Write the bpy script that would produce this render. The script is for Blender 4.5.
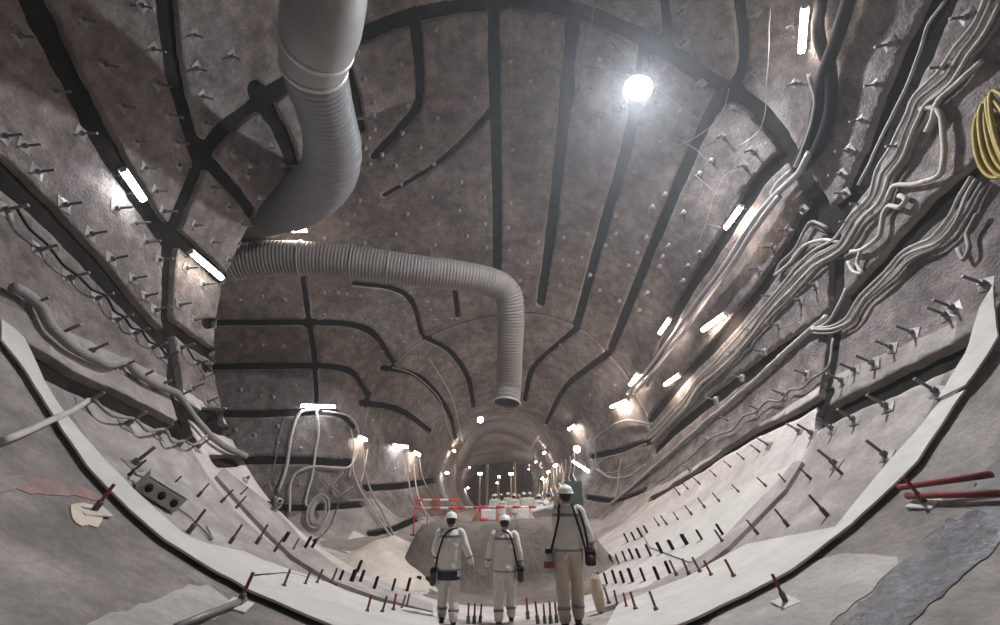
import bpy, bmesh, math, random
import numpy as np
from mathutils import Vector, Matrix, kdtree, noise

# ------------------------------------------------------------------ scene, camera, light
scene = bpy.context.scene
for o in list(bpy.data.objects):
    bpy.data.objects.remove(o)
COL = scene.collection
random.seed(7)
RNG = np.random.default_rng(7)

H = 2.0                       # camera height in world units
F = 440.0                     # focal length in pixels of the 1000 x 625 frame
PITCH = math.radians(23.0)
cam_d = bpy.data.cameras.new('camera')
cam_d.sensor_width = 36.0
cam_d.lens = F / 1000.0 * 36.0
cam_d.clip_end = 300
cam = bpy.data.objects.new('camera', cam_d)
COL.objects.link(cam)
cam.location = (0, 0, H)
cam.rotation_euler = (math.radians(90) + PITCH, 0, 0)
scene.camera = cam

world = bpy.data.worlds.new('world')
scene.world = world
world.use_nodes = True
world.node_tree.nodes['Background'].inputs[0].default_value = (0.9, 0.92, 1.0, 1)
world.node_tree.nodes['Background'].inputs[1].default_value = 0.02

vs = scene.view_settings
vs.view_transform = 'Standard'
vs.look = 'None'
vs.exposure = -0.68
vs.gamma = 1.0
vs.use_curve_mapping = False
TUBE_POWER = 58.0            # emission strength of the fluorescent tubes
FLOOD_POWER = 2300.0
SMALL_FLOOD = 90.0
scene.cycles.max_bounces = 6
scene.cycles.diffuse_bounces = 4
scene.cycles.glossy_bounces = 3
scene.cycles.transmission_bounces = 4
scene.cycles.sample_clamp_indirect = 6.0

# ------------------------------------------------------------------ materials
def mat(name, col, rough=0.8, metal=0.0, var=0.25, scale=3.0, bump=0.0, bscale=20.0, col2=None,
        scale2=0.5, spec=0.3, emit=None, estr=0.0, coat=0.0, detail=6.0, stretch=None, grit=None):
    m = bpy.data.materials.new(name)
    m.use_nodes = True
    nt = m.node_tree
    N, L = nt.nodes, nt.links
    b = N['Principled BSDF']
    b.inputs['Roughness'].default_value = rough
    b.inputs['Metallic'].default_value = metal
    b.inputs['Specular IOR Level'].default_value = spec
    if coat:
        b.inputs['Coat Weight'].default_value = coat
    geo = N.new('ShaderNodeNewGeometry')
    pos = geo.outputs['Position']
    if stretch:
        mp = N.new('ShaderNodeMapping')
        mp.inputs['Scale'].default_value = stretch
        L.new(pos, mp.inputs['Vector'])
        pos = mp.outputs['Vector']
    n1 = N.new('ShaderNodeTexNoise')
    n1.inputs['Scale'].default_value = scale
    n1.inputs['Detail'].default_value = detail
    n1.inputs['Roughness'].default_value = 0.65
    L.new(pos, n1.inputs['Vector'])
    r1 = N.new('ShaderNodeMapRange')
    r1.inputs['From Min'].default_value = 0.3
    r1.inputs['From Max'].default_value = 0.7
    r1.inputs['To Min'].default_value = 1.0 - var
    r1.inputs['To Max'].default_value = 1.0 + var
    L.new(n1.outputs['Fac'], r1.inputs['Value'])
    base = N.new('ShaderNodeMix')
    base.data_type = 'RGBA'
    base.inputs[6].default_value = (*col, 1)
    base.inputs[7].default_value = (*(col2 or col), 1)
    n2 = N.new('ShaderNodeTexNoise')
    n2.inputs['Scale'].default_value = scale2
    n2.inputs['Detail'].default_value = 4.0
    L.new(pos, n2.inputs['Vector'])
    r2 = N.new('ShaderNodeMapRange')
    r2.inputs['From Min'].default_value = 0.42
    r2.inputs['From Max'].default_value = 0.62
    L.new(n2.outputs['Fac'], r2.inputs['Value'])
    L.new(r2.outputs['Result'], base.inputs[0])
    mul = N.new('ShaderNodeMix')
    mul.data_type = 'RGBA'
    mul.blend_type = 'MULTIPLY'
    mul.inputs[0].default_value = 1.0
    L.new(base.outputs[2], mul.inputs[6])
    L.new(r1.outputs['Result'], mul.inputs[7])
    outc = mul.outputs[2]
    if grit:
        # darker blotches and pale mineral bloom on the sprayed concrete, plus fine grain
        def nz(sc, det, lo, hi, c0, c1, src):
            q = N.new('ShaderNodeTexNoise')
            q.inputs['Scale'].default_value = sc
            q.inputs['Detail'].default_value = det
            q.inputs['Roughness'].default_value = 0.7
            L.new(pos, q.inputs['Vector'])
            rr_ = N.new('ShaderNodeMapRange')
            rr_.inputs['From Min'].default_value = lo
            rr_.inputs['From Max'].default_value = hi
            rr_.inputs['To Min'].default_value = c0
            rr_.inputs['To Max'].default_value = c1
            L.new(q.outputs['Fac'], rr_.inputs['Value'])
            m_ = N.new('ShaderNodeMix')
            m_.data_type = 'RGBA'
            m_.blend_type = 'MULTIPLY'
            m_.inputs[0].default_value = 1.0
            L.new(src, m_.inputs[6])
            L.new(rr_.outputs['Result'], m_.inputs[7])
            return m_.outputs[2]
        outc = nz(1.3, 8, .40, .60, 1.0 - .35 * grit, 1.0 + .25 * grit, outc)
        outc = nz(14.0, 6, .35, .65, 1.0 - .25 * grit, 1.0 + .25 * grit, outc)
        outc = nz(0.8, 9, .58, .72, 1.0, 1.0 + .9 * grit, outc)
    L.new(outc, b.inputs['Base Color'])
    if bump:
        n3 = N.new('ShaderNodeTexNoise')
        n3.inputs['Scale'].default_value = bscale
        n3.inputs['Detail'].default_value = 5.0
        L.new(pos, n3.inputs['Vector'])
        bp = N.new('ShaderNodeBump')
        bp.inputs['Strength'].default_value = bump
        bp.inputs['Distance'].default_value = 0.05
        L.new(n3.outputs['Fac'], bp.inputs['Height'])
        L.new(bp.outputs['Normal'], b.inputs['Normal'])
    if emit:
        b.inputs['Emission Color'].default_value = (*emit, 1)
        b.inputs['Emission Strength'].default_value = estr
    return m

M = {}
M['shotcrete'] = mat('shotcrete', (0.212, 0.181, 0.167), 0.95, var=0.26, scale=2.6, bump=0.8, bscale=16.0,
                     col2=(0.152, 0.128, 0.118), scale2=0.45, spec=0.06, detail=9, grit=.6)
M['groove'] = mat('groove_bed', (0.022, 0.0195, 0.018), 1.0, var=0.4, scale=2.0, bump=0.5, bscale=12, spec=0.0)  # one near-black colour over the whole bottom of the joints
M['invert'] = mat('invert_concrete', (0.36, 0.32, 0.292), 0.85, var=0.24, scale=1.9, bump=0.4, bscale=12,
                  col2=(0.285, 0.25, 0.226), scale2=0.45, spec=0.12, detail=9, grit=.35)
M['rawinvert'] = mat('raw_invert', (0.26, 0.228, 0.205), 0.85, var=0.30, scale=1.7, bump=0.5, bscale=12, col2=(0.19, 0.165, 0.148), scale2=0.5, spec=0.12, detail=9, grit=.4)
M['paleinvert'] = mat('pale_invert', (0.55, 0.485, 0.45), 0.85, var=0.16, scale=1.6, bump=0.4, bscale=12, col2=(0.46, 0.41, 0.375), scale2=0.5, spec=0.12, detail=9, grit=.25)
M['sheet'] = mat('white_sheet', (0.66, 0.61, 0.575), 0.75, var=0.10, scale=1.5, bump=0.2, bscale=6,
                 col2=(0.57, 0.525, 0.49), scale2=0.6)
M['rawlight'] = mat('raw_light', (0.38, 0.34, 0.31), 0.85, var=0.15, scale=2.0, bump=0.3, bscale=10, col2=(0.33, 0.295, 0.27), scale2=1.0, grit=.4)
M['strip'] = mat('edge_strip', (0.52, 0.48, 0.435), 0.75, var=0.12, scale=2.0, bump=0.2, bscale=8)
M['duct'] = mat('duct_fabric', (0.20, 0.174, 0.160), 0.6, var=0.15, scale=3.0, bump=0.15, bscale=12)
M['duct2'] = mat('duct_ribbed', (0.17, 0.165, 0.165), 0.5, var=0.1, scale=3.0)
M['ductmetal'] = mat('duct_sheet', (0.23, 0.215, 0.205), 0.55, metal=0.0, var=0.1, scale=2.0)
M['dark'] = mat('duct_shade', (0.02, 0.018, 0.017), 0.9)
M['steel'] = mat('steel', (0.20, 0.185, 0.175), 0.5, metal=0.4, var=0.3, scale=9)
M['plate'] = mat('plate_steel', (0.22, 0.205, 0.195), 0.5, metal=0.2, var=0.3, scale=8)
M['pale'] = mat('pale_cap', (0.36, 0.33, 0.32), 0.4, metal=0.2, var=0.15, scale=8)
M['rust'] = mat('rusty_steel', (0.13, 0.095, 0.08), 0.7, metal=0.2, var=0.3, scale=14)
M['red'] = mat('red_paint', (0.22, 0.045, 0.04), 0.6, var=0.3, scale=9)
M['black'] = mat('black_rubber', (0.012, 0.0115, 0.0115), 0.85, var=0.2, scale=6, spec=0.15)
M['cable'] = mat('cable_beige', (0.44, 0.40, 0.36), 0.6, var=0.2, scale=5)
M['cable2'] = mat('cable_grey', (0.24, 0.225, 0.21), 0.6, var=0.2, scale=5)
M['pipe'] = mat('pipe_grey', (0.40, 0.37, 0.36), 0.4, metal=0.3, var=0.15, scale=4)
M['yellow'] = mat('yellow_hose', (0.33, 0.24, 0.035), 0.5, var=0.2, scale=5)
M['wire'] = mat('wire', (0.35, 0.335, 0.32), 0.4, metal=0.5, var=0.1)
M['white'] = mat('white_cloth', (0.68, 0.64, 0.59), 0.85, var=0.07, scale=6, bump=0.25, bscale=14)
M['beige'] = mat('beige_cloth', (0.50, 0.43, 0.35), 0.85, var=0.08, scale=6, bump=0.25, bscale=14)
M['greyband'] = mat('grey_band', (0.23, 0.22, 0.22), 0.5, var=0.08)
M['navy'] = mat('navy_cloth', (0.03, 0.032, 0.075), 0.85, var=0.15)
M['helmet'] = mat('helmet_white', (0.82, 0.80, 0.77), 0.3, var=0.03, spec=0.5)
M['helmetyellow'] = mat('helmet_yellow', (0.70, 0.52, 0.06), 0.3, var=0.03, spec=0.5)
M['helmetblue'] = mat('helmet_blue', (0.08, 0.14, 0.42), 0.3, var=0.03, spec=0.5)
M['skin'] = mat('skin', (0.42, 0.24, 0.17), 0.55, var=0.05)
M['hair'] = mat('hair', (0.018, 0.014, 0.012), 0.6, var=0.2)
M['boot'] = mat('boot', (0.05, 0.045, 0.042), 0.6, var=0.2)
M['mud'] = mat('mud', (0.20, 0.165, 0.135), 0.8, var=0.3, scale=1.5, bump=0.9, bscale=6, col2=(0.15, 0.12, 0.098))
M['sand'] = mat('sand', (0.64, 0.545, 0.45), 0.9, var=0.14, scale=2.5, bump=0.5, bscale=9, col2=(0.56, 0.465, 0.375))
M['deck'] = mat('deck_dirt', (0.30, 0.25, 0.215), 0.85, var=0.3, scale=1.2, bump=0.6, bscale=6)
M['redtape'] = mat('red_barrier', (0.70, 0.09, 0.08), 0.5, var=0.08)
M['whitetape'] = mat('white_barrier', (0.80, 0.76, 0.74), 0.5, var=0.05)
M['cabinet'] = mat('cabinet_green', (0.05, 0.075, 0.065), 0.5, var=0.15)
M['galv'] = mat('galvanised', (0.42, 0.41, 0.40), 0.4, metal=0.4, var=0.12, scale=6)
M['timber'] = mat('timber', (0.36, 0.28, 0.20), 0.8, var=0.2, scale=4, stretch=(6, 6, 1))
M['tube'] = mat('tube_glow', (0.9, 0.9, 0.9), 0.5, emit=(1.0, 0.93, 0.84), estr=TUBE_POWER)
M['tubewarm'] = mat('tube_warm_glow', (0.9, 0.9, 0.9), 0.5, emit=(1.0, 0.86, 0.76), estr=TUBE_POWER * 3.4)
M['tubecool'] = mat('tube_cool_glow', (0.9, 0.9, 0.9), 0.5, emit=(0.86, 0.93, 1.0), estr=TUBE_POWER * 1.8)
M['flood'] = mat('flood_glow', (0.9, 0.9, 0.9), 0.5, emit=(0.86, 0.92, 1.0), estr=FLOOD_POWER)
M['sflood'] = mat('small_flood_glow', (0.9, 0.9, 0.9), 0.5, emit=(0.75, 0.88, 1.0), estr=SMALL_FLOOD)
M['lamp'] = mat('lamp_housing', (0.33, 0.32, 0.31), 0.4, metal=0.3, var=0.1)

# ------------------------------------------------------------------ object helpers
def link(o, parent=None):
    COL.objects.link(o)
    if parent is not None:
        o.parent = parent
    return o

def mesh_obj(name, verts, faces, material, parent=None, smooth=False):
    me = bpy.data.meshes.new(name)
    me.from_pydata([tuple(map(float, v)) for v in verts], [], [tuple(map(int, f)) for f in faces])
    me.materials.append(material)
    if smooth:
        me.polygons.foreach_set('use_smooth', [True] * len(me.polygons))
    me.update()
    return link(bpy.data.objects.new(name, me), parent)

def empty(name, loc, parent=None):
    o = bpy.data.objects.new(name, None)
    o.empty_display_size = 0.2
    o.location = loc
    return link(o, parent)

def tag(o, label, cat, group=None):
    o['label'] = label
    o['category'] = cat
    if group:
        o['group'] = group
    return o

def structure(o, label=None):
    o['kind'] = 'structure'
    if label:
        o['label'] = label
    return o

def copy_tree(o, parent=None):
    c = o.copy()
    COL.objects.link(c)
    if parent is not None:
        c.parent = parent
    for ch in o.children:
        copy_tree(ch, c)
    return c

class MB:
    """collects simple shapes into one mesh"""
    def __init__(s):
        s.v, s.f = [], []
    def add(s, v, f):
        k = len(s.v)
        s.v += [tuple(p) for p in v]
        s.f += [tuple(i + k for i in q) for q in f]
        return s
    def box(s, c, size, mtx=None, bev=0.0):
        x, y, z = [d / 2 for d in size]
        b = min(bev, x * .9, y * .9, z * .9)
        if b <= 0:
            v = [Vector((i * x, j * y, k * z)) for i in (-1, 1) for j in (-1, 1) for k in (-1, 1)]
            f = [(0, 1, 3, 2), (4, 6, 7, 5), (0, 4, 5, 1), (2, 3, 7, 6), (0, 2, 6, 4), (1, 5, 7, 3)]
        else:
            v, f = [], []
            rings = []
            for (k, ins) in ((-z, b), (-z + b, 0), (z - b, 0), (z, b)):
                X, Y = x - ins, y - ins
                bb = b * .6
                r = [(-X + bb, -Y), (X - bb, -Y), (X, -Y + bb), (X, Y - bb), (X - bb, Y), (-X + bb, Y), (-X, Y - bb), (-X, -Y + bb)]
                rings.append([len(v) + i for i in range(8)])
                v += [Vector((p[0], p[1], k)) for p in r]
            for a, c2 in zip(rings, rings[1:]):
                f += [(a[i], a[(i + 1) % 8], c2[(i + 1) % 8], c2[i]) for i in range(8)]
            f.append(tuple(reversed(rings[0])))
            f.append(tuple(rings[-1]))
        c = Vector(c)
        v = [(mtx @ p if mtx else p) + c for p in v]
        return s.add(v, f)
    def tube(s, pts, rad, n=8, caps=True, ell=None):
        pts = [Vector(p) for p in pts]
        m = len(pts)
        if not hasattr(rad, '__len__'):
            rad = [rad] * m
        up = Vector((0, 0, 1))
        t0 = (pts[1] - pts[0]).normalized()
        if abs(t0.dot(up)) > .95:
            up = Vector((0, 1, 0))
        nrm = t0.cross(up).normalized()
        v, f = [], []
        for i in range(m):
            t = (pts[min(i + 1, m - 1)] - pts[max(i - 1, 0)])
            t = t.normalized() if t.length > 1e-9 else t0
            nrm = (nrm - t * nrm.dot(t))
            nrm = nrm.normalized() if nrm.length > 1e-6 else t.orthogonal().normalized()
            bi = t.cross(nrm)
            for k in range(n):
                a = 2 * math.pi * k / n
                v.append(pts[i] + (nrm * math.cos(a) + bi * math.sin(a)) * rad[i])
        for i in range(m - 1):
            for k in range(n):
                k2 = (k + 1) % n
                f.append((i * n + k, i * n + k2, (i + 1) * n + k2, (i + 1) * n + k))
        if caps:
            f.append(tuple(reversed(range(n))))
            f.append(tuple((m - 1) * n + k for k in range(n)))
        return s.add(v, f)
    def loft(s, secs, n=14):
        """secs: (center, rx, ry) horizontal ellipses, or (center, rx, ry, rot)"""
        v, f = [], []
        for sec in secs:
            c, rx, ry = Vector(sec[0]), sec[1], sec[2]
            for k in range(n):
                a = 2 * math.pi * k / n
                v.append(c + Vector((math.cos(a) * rx, math.sin(a) * ry, 0)))
        m = len(secs)
        for i in range(m - 1):
            for k in range(n):
                k2 = (k + 1) % n
                f.append((i * n + k, i * n + k2, (i + 1) * n + k2, (i + 1) * n + k))
        f.append(tuple(reversed(range(n))))
        f.append(tuple((m - 1) * n + k for k in range(n)))
        return s.add(v, f)
    def ball(s, c, r, n=12, m=8, sc=(1, 1, 1)):
        v, f = [], []
        c = Vector(c)
        for i in range(m + 1):
            ph = math.pi * i / m
            for k in range(n):
                a = 2 * math.pi * k / n
                v.append(c + Vector((math.sin(ph) * math.cos(a) * r * sc[0], math.sin(ph) * math.sin(a) * r * sc[1], -math.cos(ph) * r * sc[2])))
        for i in range(m):
            for k in range(n):
                k2 = (k + 1) % n
                f.append((i * n + k, i * n + k2, (i + 1) * n + k2, (i + 1) * n + k))
        return s.add(v, f)
    def build(s, name, material, parent=None, smooth=True):
        o = mesh_obj(name, s.v, s.f, material, parent, smooth)
        return o

def spline(pts, step=0.12):
    """Catmull-Rom through 3D points, resampled"""
    P = [Vector(p) for p in pts]
    if len(P) < 3:
        a, b = P[0], P[-1]
        n = max(2, int((b - a).length / step))
        return [a.lerp(b, i / n) for i in range(n + 1)]
    P = [P[0] * 2 - P[1]] + P + [P[-1] * 2 - P[-2]]
    out = []
    for i in range(1, len(P) - 2):
        n = max(2, int((P[i + 1] - P[i]).length / step))
        for k in range(n):
            t = k / n
            a, b, c, d = P[i - 1], P[i], P[i + 1], P[i + 2]
            out.append(0.5 * ((2 * b) + (c - a) * t + (2 * a - 5 * b + 4 * c - d) * t * t + (3 * b - a - 3 * c + d) * t ** 3))
    out.append(P[-2])
    return out

# ------------------------------------------------------------------ the cavern surface
#            Y     left   right  zc    crown  floor      (heights relative to the camera)
SEC = [(-10.0, 8.20, 8.20, 6.60, 14.9, -1.45),
       (4.0, 8.20, 8.20, 6.45, 14.8, -1.50),
       (6.6, 8.20, 8.20, 6.40, 14.8, -1.62),
       (9.3, 8.20, 8.20, 6.30, 14.8, -2.00),
       (11.70, 8.18, 8.08, 5.72, 13.9, -2.15),
       (11.80, 15.0, 8.08, 5.70, 13.86, -2.15),
       (13.5, 15.0, 7.95, 5.20, 13.1, -2.25),
       (18.4, 15.0, 7.60, 3.90, 11.0, -2.25),
       (18.9, 14.0, 7.55, 3.80, 10.75, -2.22),
       (19.4, 11.6, 7.52, 3.70, 10.55, -2.20),
       (20.0, 9.3, 7.48, 3.55, 10.3, -2.15),
       (20.8, 7.9, 7.42, 3.35, 10.0, -2.10),
       (22.0, 7.0, 7.30, 3.00, 9.5, -2.00),
       (26.5, 5.5, 5.7, 2.15, 7.4, -1.85),
       (31.0, 4.4, 4.5, 1.55, 5.95, -1.80),
       (70.0, 4.3, 4.4, 1.50, 5.6, -1.80)]
SY = np.array([s[0] for s in SEC])
SP = np.array([[s[1], s[2], s[3], s[4] - s[3], s[3] - s[5]] for s in SEC])

def sec_at(Y):
    return [np.interp(Y, SY, SP[:, k]) for k in range(5)]

def radius(Y, c, s):
    xl, xr, zc, up, dn = sec_at(Y)
    a = np.where(c > 0, xr, xl)
    b = np.where(s > 0, up, dn)
    return 1.0 / np.sqrt((c / a) ** 2 + (s / b) ** 2)

def gfun(p):
    """p: (...,3) camera relative; positive outside"""
    xl, xr, zc, up, dn = sec_at(p[..., 1])
    dx, dz = p[..., 0], p[..., 2] - zc
    d = np.sqrt(dx * dx + dz * dz) + 1e-9
    return d - radius(p[..., 1], dx / d, dz / d)

def ray(px, py):
    x, u = (px - 500.0) / F, (312.5 - py) / F
    return np.array([x, math.cos(PITCH) - u * math.sin(PITCH), math.sin(PITCH) + u * math.cos(PITCH)])

_T = np.concatenate([np.arange(2.0, 34.0, 0.06), np.arange(34.0, 90.0, 0.3)])
def hit(px, py):
    """camera-relative hit of a pixel's ray with the lining, and the inward normal"""
    d = ray(px, py)
    g = gfun(_T[:, None] * d[None, :])
    k = int(np.argmax(g > 0))
    lo, hi = _T[max(k - 1, 0)], _T[k]
    for _ in range(24):
        mid = .5 * (lo + hi)
        if gfun(mid * d) > 0:
            hi = mid
        else:
            lo = mid
    p = hi * d
    e = 0.02
    n = -np.array([gfun(p + np.eye(3)[i] * e) - gfun(p - np.eye(3)[i] * e) for i in range(3)])
    n /= np.linalg.norm(n)
    return p, n

def uneven(p):
    """the lining's unevenness at a nominal surface point, as a shift"""
    zc = float(sec_at(p[1])[2])
    d = np.array([p[0], 0.0, p[2] - zc])
    d /= np.linalg.norm(d) + 1e-9
    v = Vector(p)
    u = noise.noise(v * 0.9) * 0.05 + noise.noise(v * 3.1) * 0.022
    return d * u * (1 - 0.7 * min(1, max(0, (-d[2] - 0.55) / 0.25)))

def on(px, py, off=0.0):
    """world point on the lining under a pixel, lifted by off along the normal"""
    p, n = hit(px, py)
    p = p + uneven(p)
    q = p + n * off
    return Vector((q[0], q[1], q[2] + H))

def on_n(px, py):
    p, n = hit(px, py)
    p = p + uneven(p)
    return Vector((p[0], p[1], p[2] + H)), Vector(n)

def at(px, py, Y):
    d = ray(px, py)
    d = d * (Y / d[1])
    return Vector((d[0], d[1], d[2] + H))

def floor_z(x, Y):
    xl, xr, zc, up, dn = [float(v) for v in sec_at(Y)]
    a = xr if x > 0 else xl
    return zc - dn * math.sqrt(max(0, 1 - (x / a) ** 2)) + H

# ---- grooves between the shotcrete panels: pixel polylines read off the photograph, laid on the lining
GROOVES = [  # (half width in metres, points)
 # main ring
 (0.286, [(250,110),(300,75),(345,45),(380,28),(430,12),(495,4),(570,10),(625,30),(660,48),(700,75),(745,100),(775,130),(795,160),(815,195),(832,235),(836,290),(833,340),(822,418)]),
 (0.260, [(250,110),(225,130),(205,155),(180,215),(170,245),(168,300),(170,340),(178,400),(189,436)]),
 # roof
 (0.234, [(493,0),(495,100),(497,200),(497,272)]),
 (0.260, [(573,12),(565,100),(552,220),(540,305)]),
 (0.260, [(645,42),(630,130),(605,220),(577,322)]),
 (0.260, [(738,92),(712,110),(665,215),(610,350)]),
 (0.260, [(790,150),(760,180),(719,245),(683,300),(665,340),(645,385)]),
 (0.260, [(830,228),(809,217),(780,262),(750,303),(715,345),(690,370),(650,420)]),
 (0.341, [(942,0),(905,80),(870,160),(834,224)]),
 (0.310, [(1000,150),(975,178),(930,215),(880,268),(838,313),(790,345),(750,372),(690,417),(655,450)]),
 (0.310, [(1000,333),(940,362),(900,382),(860,400),(822,420)]),
 (0.195, [(830,395),(790,417),(750,437),(700,470),(650,500)]),
 (0.208, [(663,0),(667,48)]),
 (0.208, [(737,0),(742,40),(738,75),(722,98)]),
 # wall with the slanted tube lamps
 (0.341, [(34,0),(58,50),(84,100),(113,155),(145,205),(170,243)]),
 (0.279, [(166,0),(172,45),(182,100),(200,160)]),
 (0.279, [(208,160),(235,190),(252,212)]),
 (0.279, [(172,232),(200,257),(222,277)]),
 (0.310, [(0,172),(50,218),(100,270),(135,310),(170,346)]),
 (0.279, [(169,322),(190,339),(213,355)]),
 (0.310, [(24,355),(75,383),(115,400),(150,418),(190,436)]),
 (0.279, [(182,406),(205,420),(228,432)]),
 (0.310, [(256,90),(266,105),(285,140),(297,175)]),
 # vault running into the side bay
 (0.207, [(415,20),(420,70),(418,105),(400,130),(375,158)]),
 (0.207, [(343,52),(355,95),(362,130)]),
 (0.161, [(497,105),(465,140),(430,170),(385,196)]),
 # side bay end wall
 (0.184, [(304,276),(310,320),(316,360),(318,412)]),
 (0.172, [(205,323),(260,323),(310,323),(350,325),(375,335),(394,362)]),
 (0.172, [(205,367),(310,366),(345,369),(358,378),(369,396)]),
 (0.172, [(205,413),(260,414),(310,412),(340,414),(356,428)]),
 (0.196, [(215,461),(290,460),(352,463)]),
 (0.196, [(250,505),(300,507),(362,504)]),
 (0.161, [(355,284),(395,290),(413,303),(422,334)]),
 (0.161, [(455,290),(458,318)]),
 # rim of the tapering mouth
 (0.104, [(362,440),(372,395),(395,365),(430,337),(490,317),(540,315),(575,326),(600,345),(632,385),(650,430)]),
 (0.182, [(383,368),(415,375),(435,392),(450,415),(456,438)]),
 (0.182, [(425,338),(450,352),(468,378),(474,408)]),
 (0.182, [(575,330),(540,360),(530,375),(524,402)]),
 (0.182, [(610,352),(575,378),(560,395),(545,425)]),
 (0.182, [(362,403),(400,410),(432,432)]),
 (0.208, [(366,488),(400,486),(436,480)]),
 (0.208, [(372,533),(395,528),(418,518)]),
 (0.182, [(590,457),(620,450),(652,441)]),
 (0.182, [(585,497),(615,500),(645,490)]),
]

def densify(pts, step=3.0):
    out = []
    for a, b in zip(pts, pts[1:]):
        n = max(1, int(math.hypot(b[0] - a[0], b[1] - a[1]) / step))
        out += [(a[0] + (b[0] - a[0]) * i / n, a[1] + (b[1] - a[1]) * i / n) for i in range(n)]
    out.append(pts[-1])
    return out

gs = []   # groove samples (point, half width)
for hw, pts in GROOVES:
    sm = spline([(p[0], p[1], 0) for p in pts], 5.0)
    hp = [hit(q.x, q.y)[0] for q in sm]
    # drop samples that jump behind an edge
    for a, b in zip(hp, hp[1:]):
        d = np.linalg.norm(b - a)
        if d > 2.5:
            continue
        n = max(1, int(d / 0.025))
        for i in range(n):
            gs.append((a + (b - a) * i / n, hw))
# the same joints go on where the camera does not look: rings and a few runs behind it
for Yr in (3.4, -1.5, -6.0):
    for k in range(900):
        th = math.radians(-25 + 230 * k / 899)
        c, s = math.cos(th), math.sin(th)
        r = float(radius(Yr, c, s))
        zc = float(sec_at(Yr)[2])
        gs.append((np.array([c * r, Yr, zc + s * r]), .2))
kd = kdtree.KDTree(len(gs))
for i, (p, w) in enumerate(gs):
    kd.insert(Vector(p), i)
kd.balance()
gs_v = [Vector(p) for p, w in gs]

# ---- grid over the lining
ys = [-10.0]
while ys[-1] < 70.0:
    y = ys[-1]
    if y < 3.0: st = 0.45
    elif y < 11.65: st = 0.085
    elif y < 11.85: st = 0.04
    elif y < 18.3: st = 0.10
    elif y < 20.9: st = 0.035
    elif y < 31.0: st = 0.10
    else: st = 0.8
    ys.append(min(70.0, y + st))
ys = np.array(ys)
NT = 660
th = np.arange(NT) / NT * 2 * math.pi - math.pi / 2         # starts at the floor centre
YY, TT = np.meshgrid(ys, th, indexing='ij')
C, S = np.cos(TT), np.sin(TT)
RR = radius(YY, C, S)
ZC = sec_at(YY)[2]
NY = len(ys)
G = np.stack([C * RR, YY, ZC + S * RR], -1)                  # camera relative
flat = G.reshape(-1, 3).copy()
dist = np.empty(len(flat)); hwid = np.empty(len(flat))
near = np.empty_like(flat)
for i, p in enumerate(flat):
    co, idx, d = kd.find(p)
    dist[i] = d
    near[i] = gs[idx][0]
    hwid[i] = gs[idx][1] * (0.90 + (0.20 if p[1] < 12 else .10) * noise.noise(gs_v[idx] * 1.1) + (.10 if p[1] < 12 else .03) * noise.noise(gs_v[idx] * 4.0))
sd = dist - hwid                                              # >0: panel
hy = np.linalg.norm(np.gradient(G, axis=0), axis=-1).reshape(-1)
ht = np.linalg.norm(np.roll(G, -1, 1) - G, axis=-1).reshape(-1)
snap = np.abs(sd) < 0.75 * np.minimum(np.maximum(hy, ht), .2)
dirv = flat - near
dirv /= (np.linalg.norm(dirv, axis=1)[:, None] + 1e-9)
flat[snap] = near[snap] + dirv[snap] * hwid[snap][:, None]
sd[snap] = 0.0
# shotcrete unevenness along the radial direction
rad_dir = np.stack([C, np.zeros_like(C), S], -1).reshape(-1, 3)
und = np.array([noise.noise(Vector(p) * 0.9) * 0.05 + noise.noise(Vector(p) * 3.1) * 0.022 for p in flat])
floorish = np.clip((-S.reshape(-1) - 0.55) / 0.25, 0, 1)
und *= (1 - 0.7 * floorish)
inner = flat + rad_dir * und[:, None]
inner[:, 2] += H

ii, jj = np.meshgrid(np.arange(NY - 1), np.arange(NT), indexing='ij')
j2 = (jj + 1) % NT
quads = np.stack([ii * NT + jj, ii * NT + j2, (ii + 1) * NT + j2, (ii + 1) * NT + jj], -1).reshape(-1, 4)
qpan = (sd[quads].mean(1) > 0.0)
# connected components of panel faces
lab = -np.ones(len(quads), int)
nq = len(quads)
cur = 0
pan_list = qpan.tolist()
labl = lab.tolist()
for q0 in range(nq):
    if not pan_list[q0] or labl[q0] >= 0:
        continue
    stack = [q0]
    labl[q0] = cur
    while stack:
        q = stack.pop()
        i, j = divmod(q, NT)
        for n2 in ((q - NT) if i > 0 else -1, (q + NT) if i < NY - 2 else -1, i * NT + (j + 1) % NT, i * NT + (j - 1) % NT):
            if n2 >= 0 and pan_list[n2] and labl[n2] < 0:
                labl[n2] = cur
                stack.append(n2)
    cur += 1
lab = np.array(labl)

qc = inner[quads].mean(1)
qth = np.degrees(np.arctan2(S.reshape(-1)[quads].mean(1), C.reshape(-1)[quads].mean(1)))   # -90 floor, 90 crown
def sector(t):
    t = (t + 360) % 360
    if 40 < t < 140: return 'ceiling'
    if 140 <= t < 222: return 'wall_left'
    if 222 <= t < 318: return 'floor'
    return 'wall_right'

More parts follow.
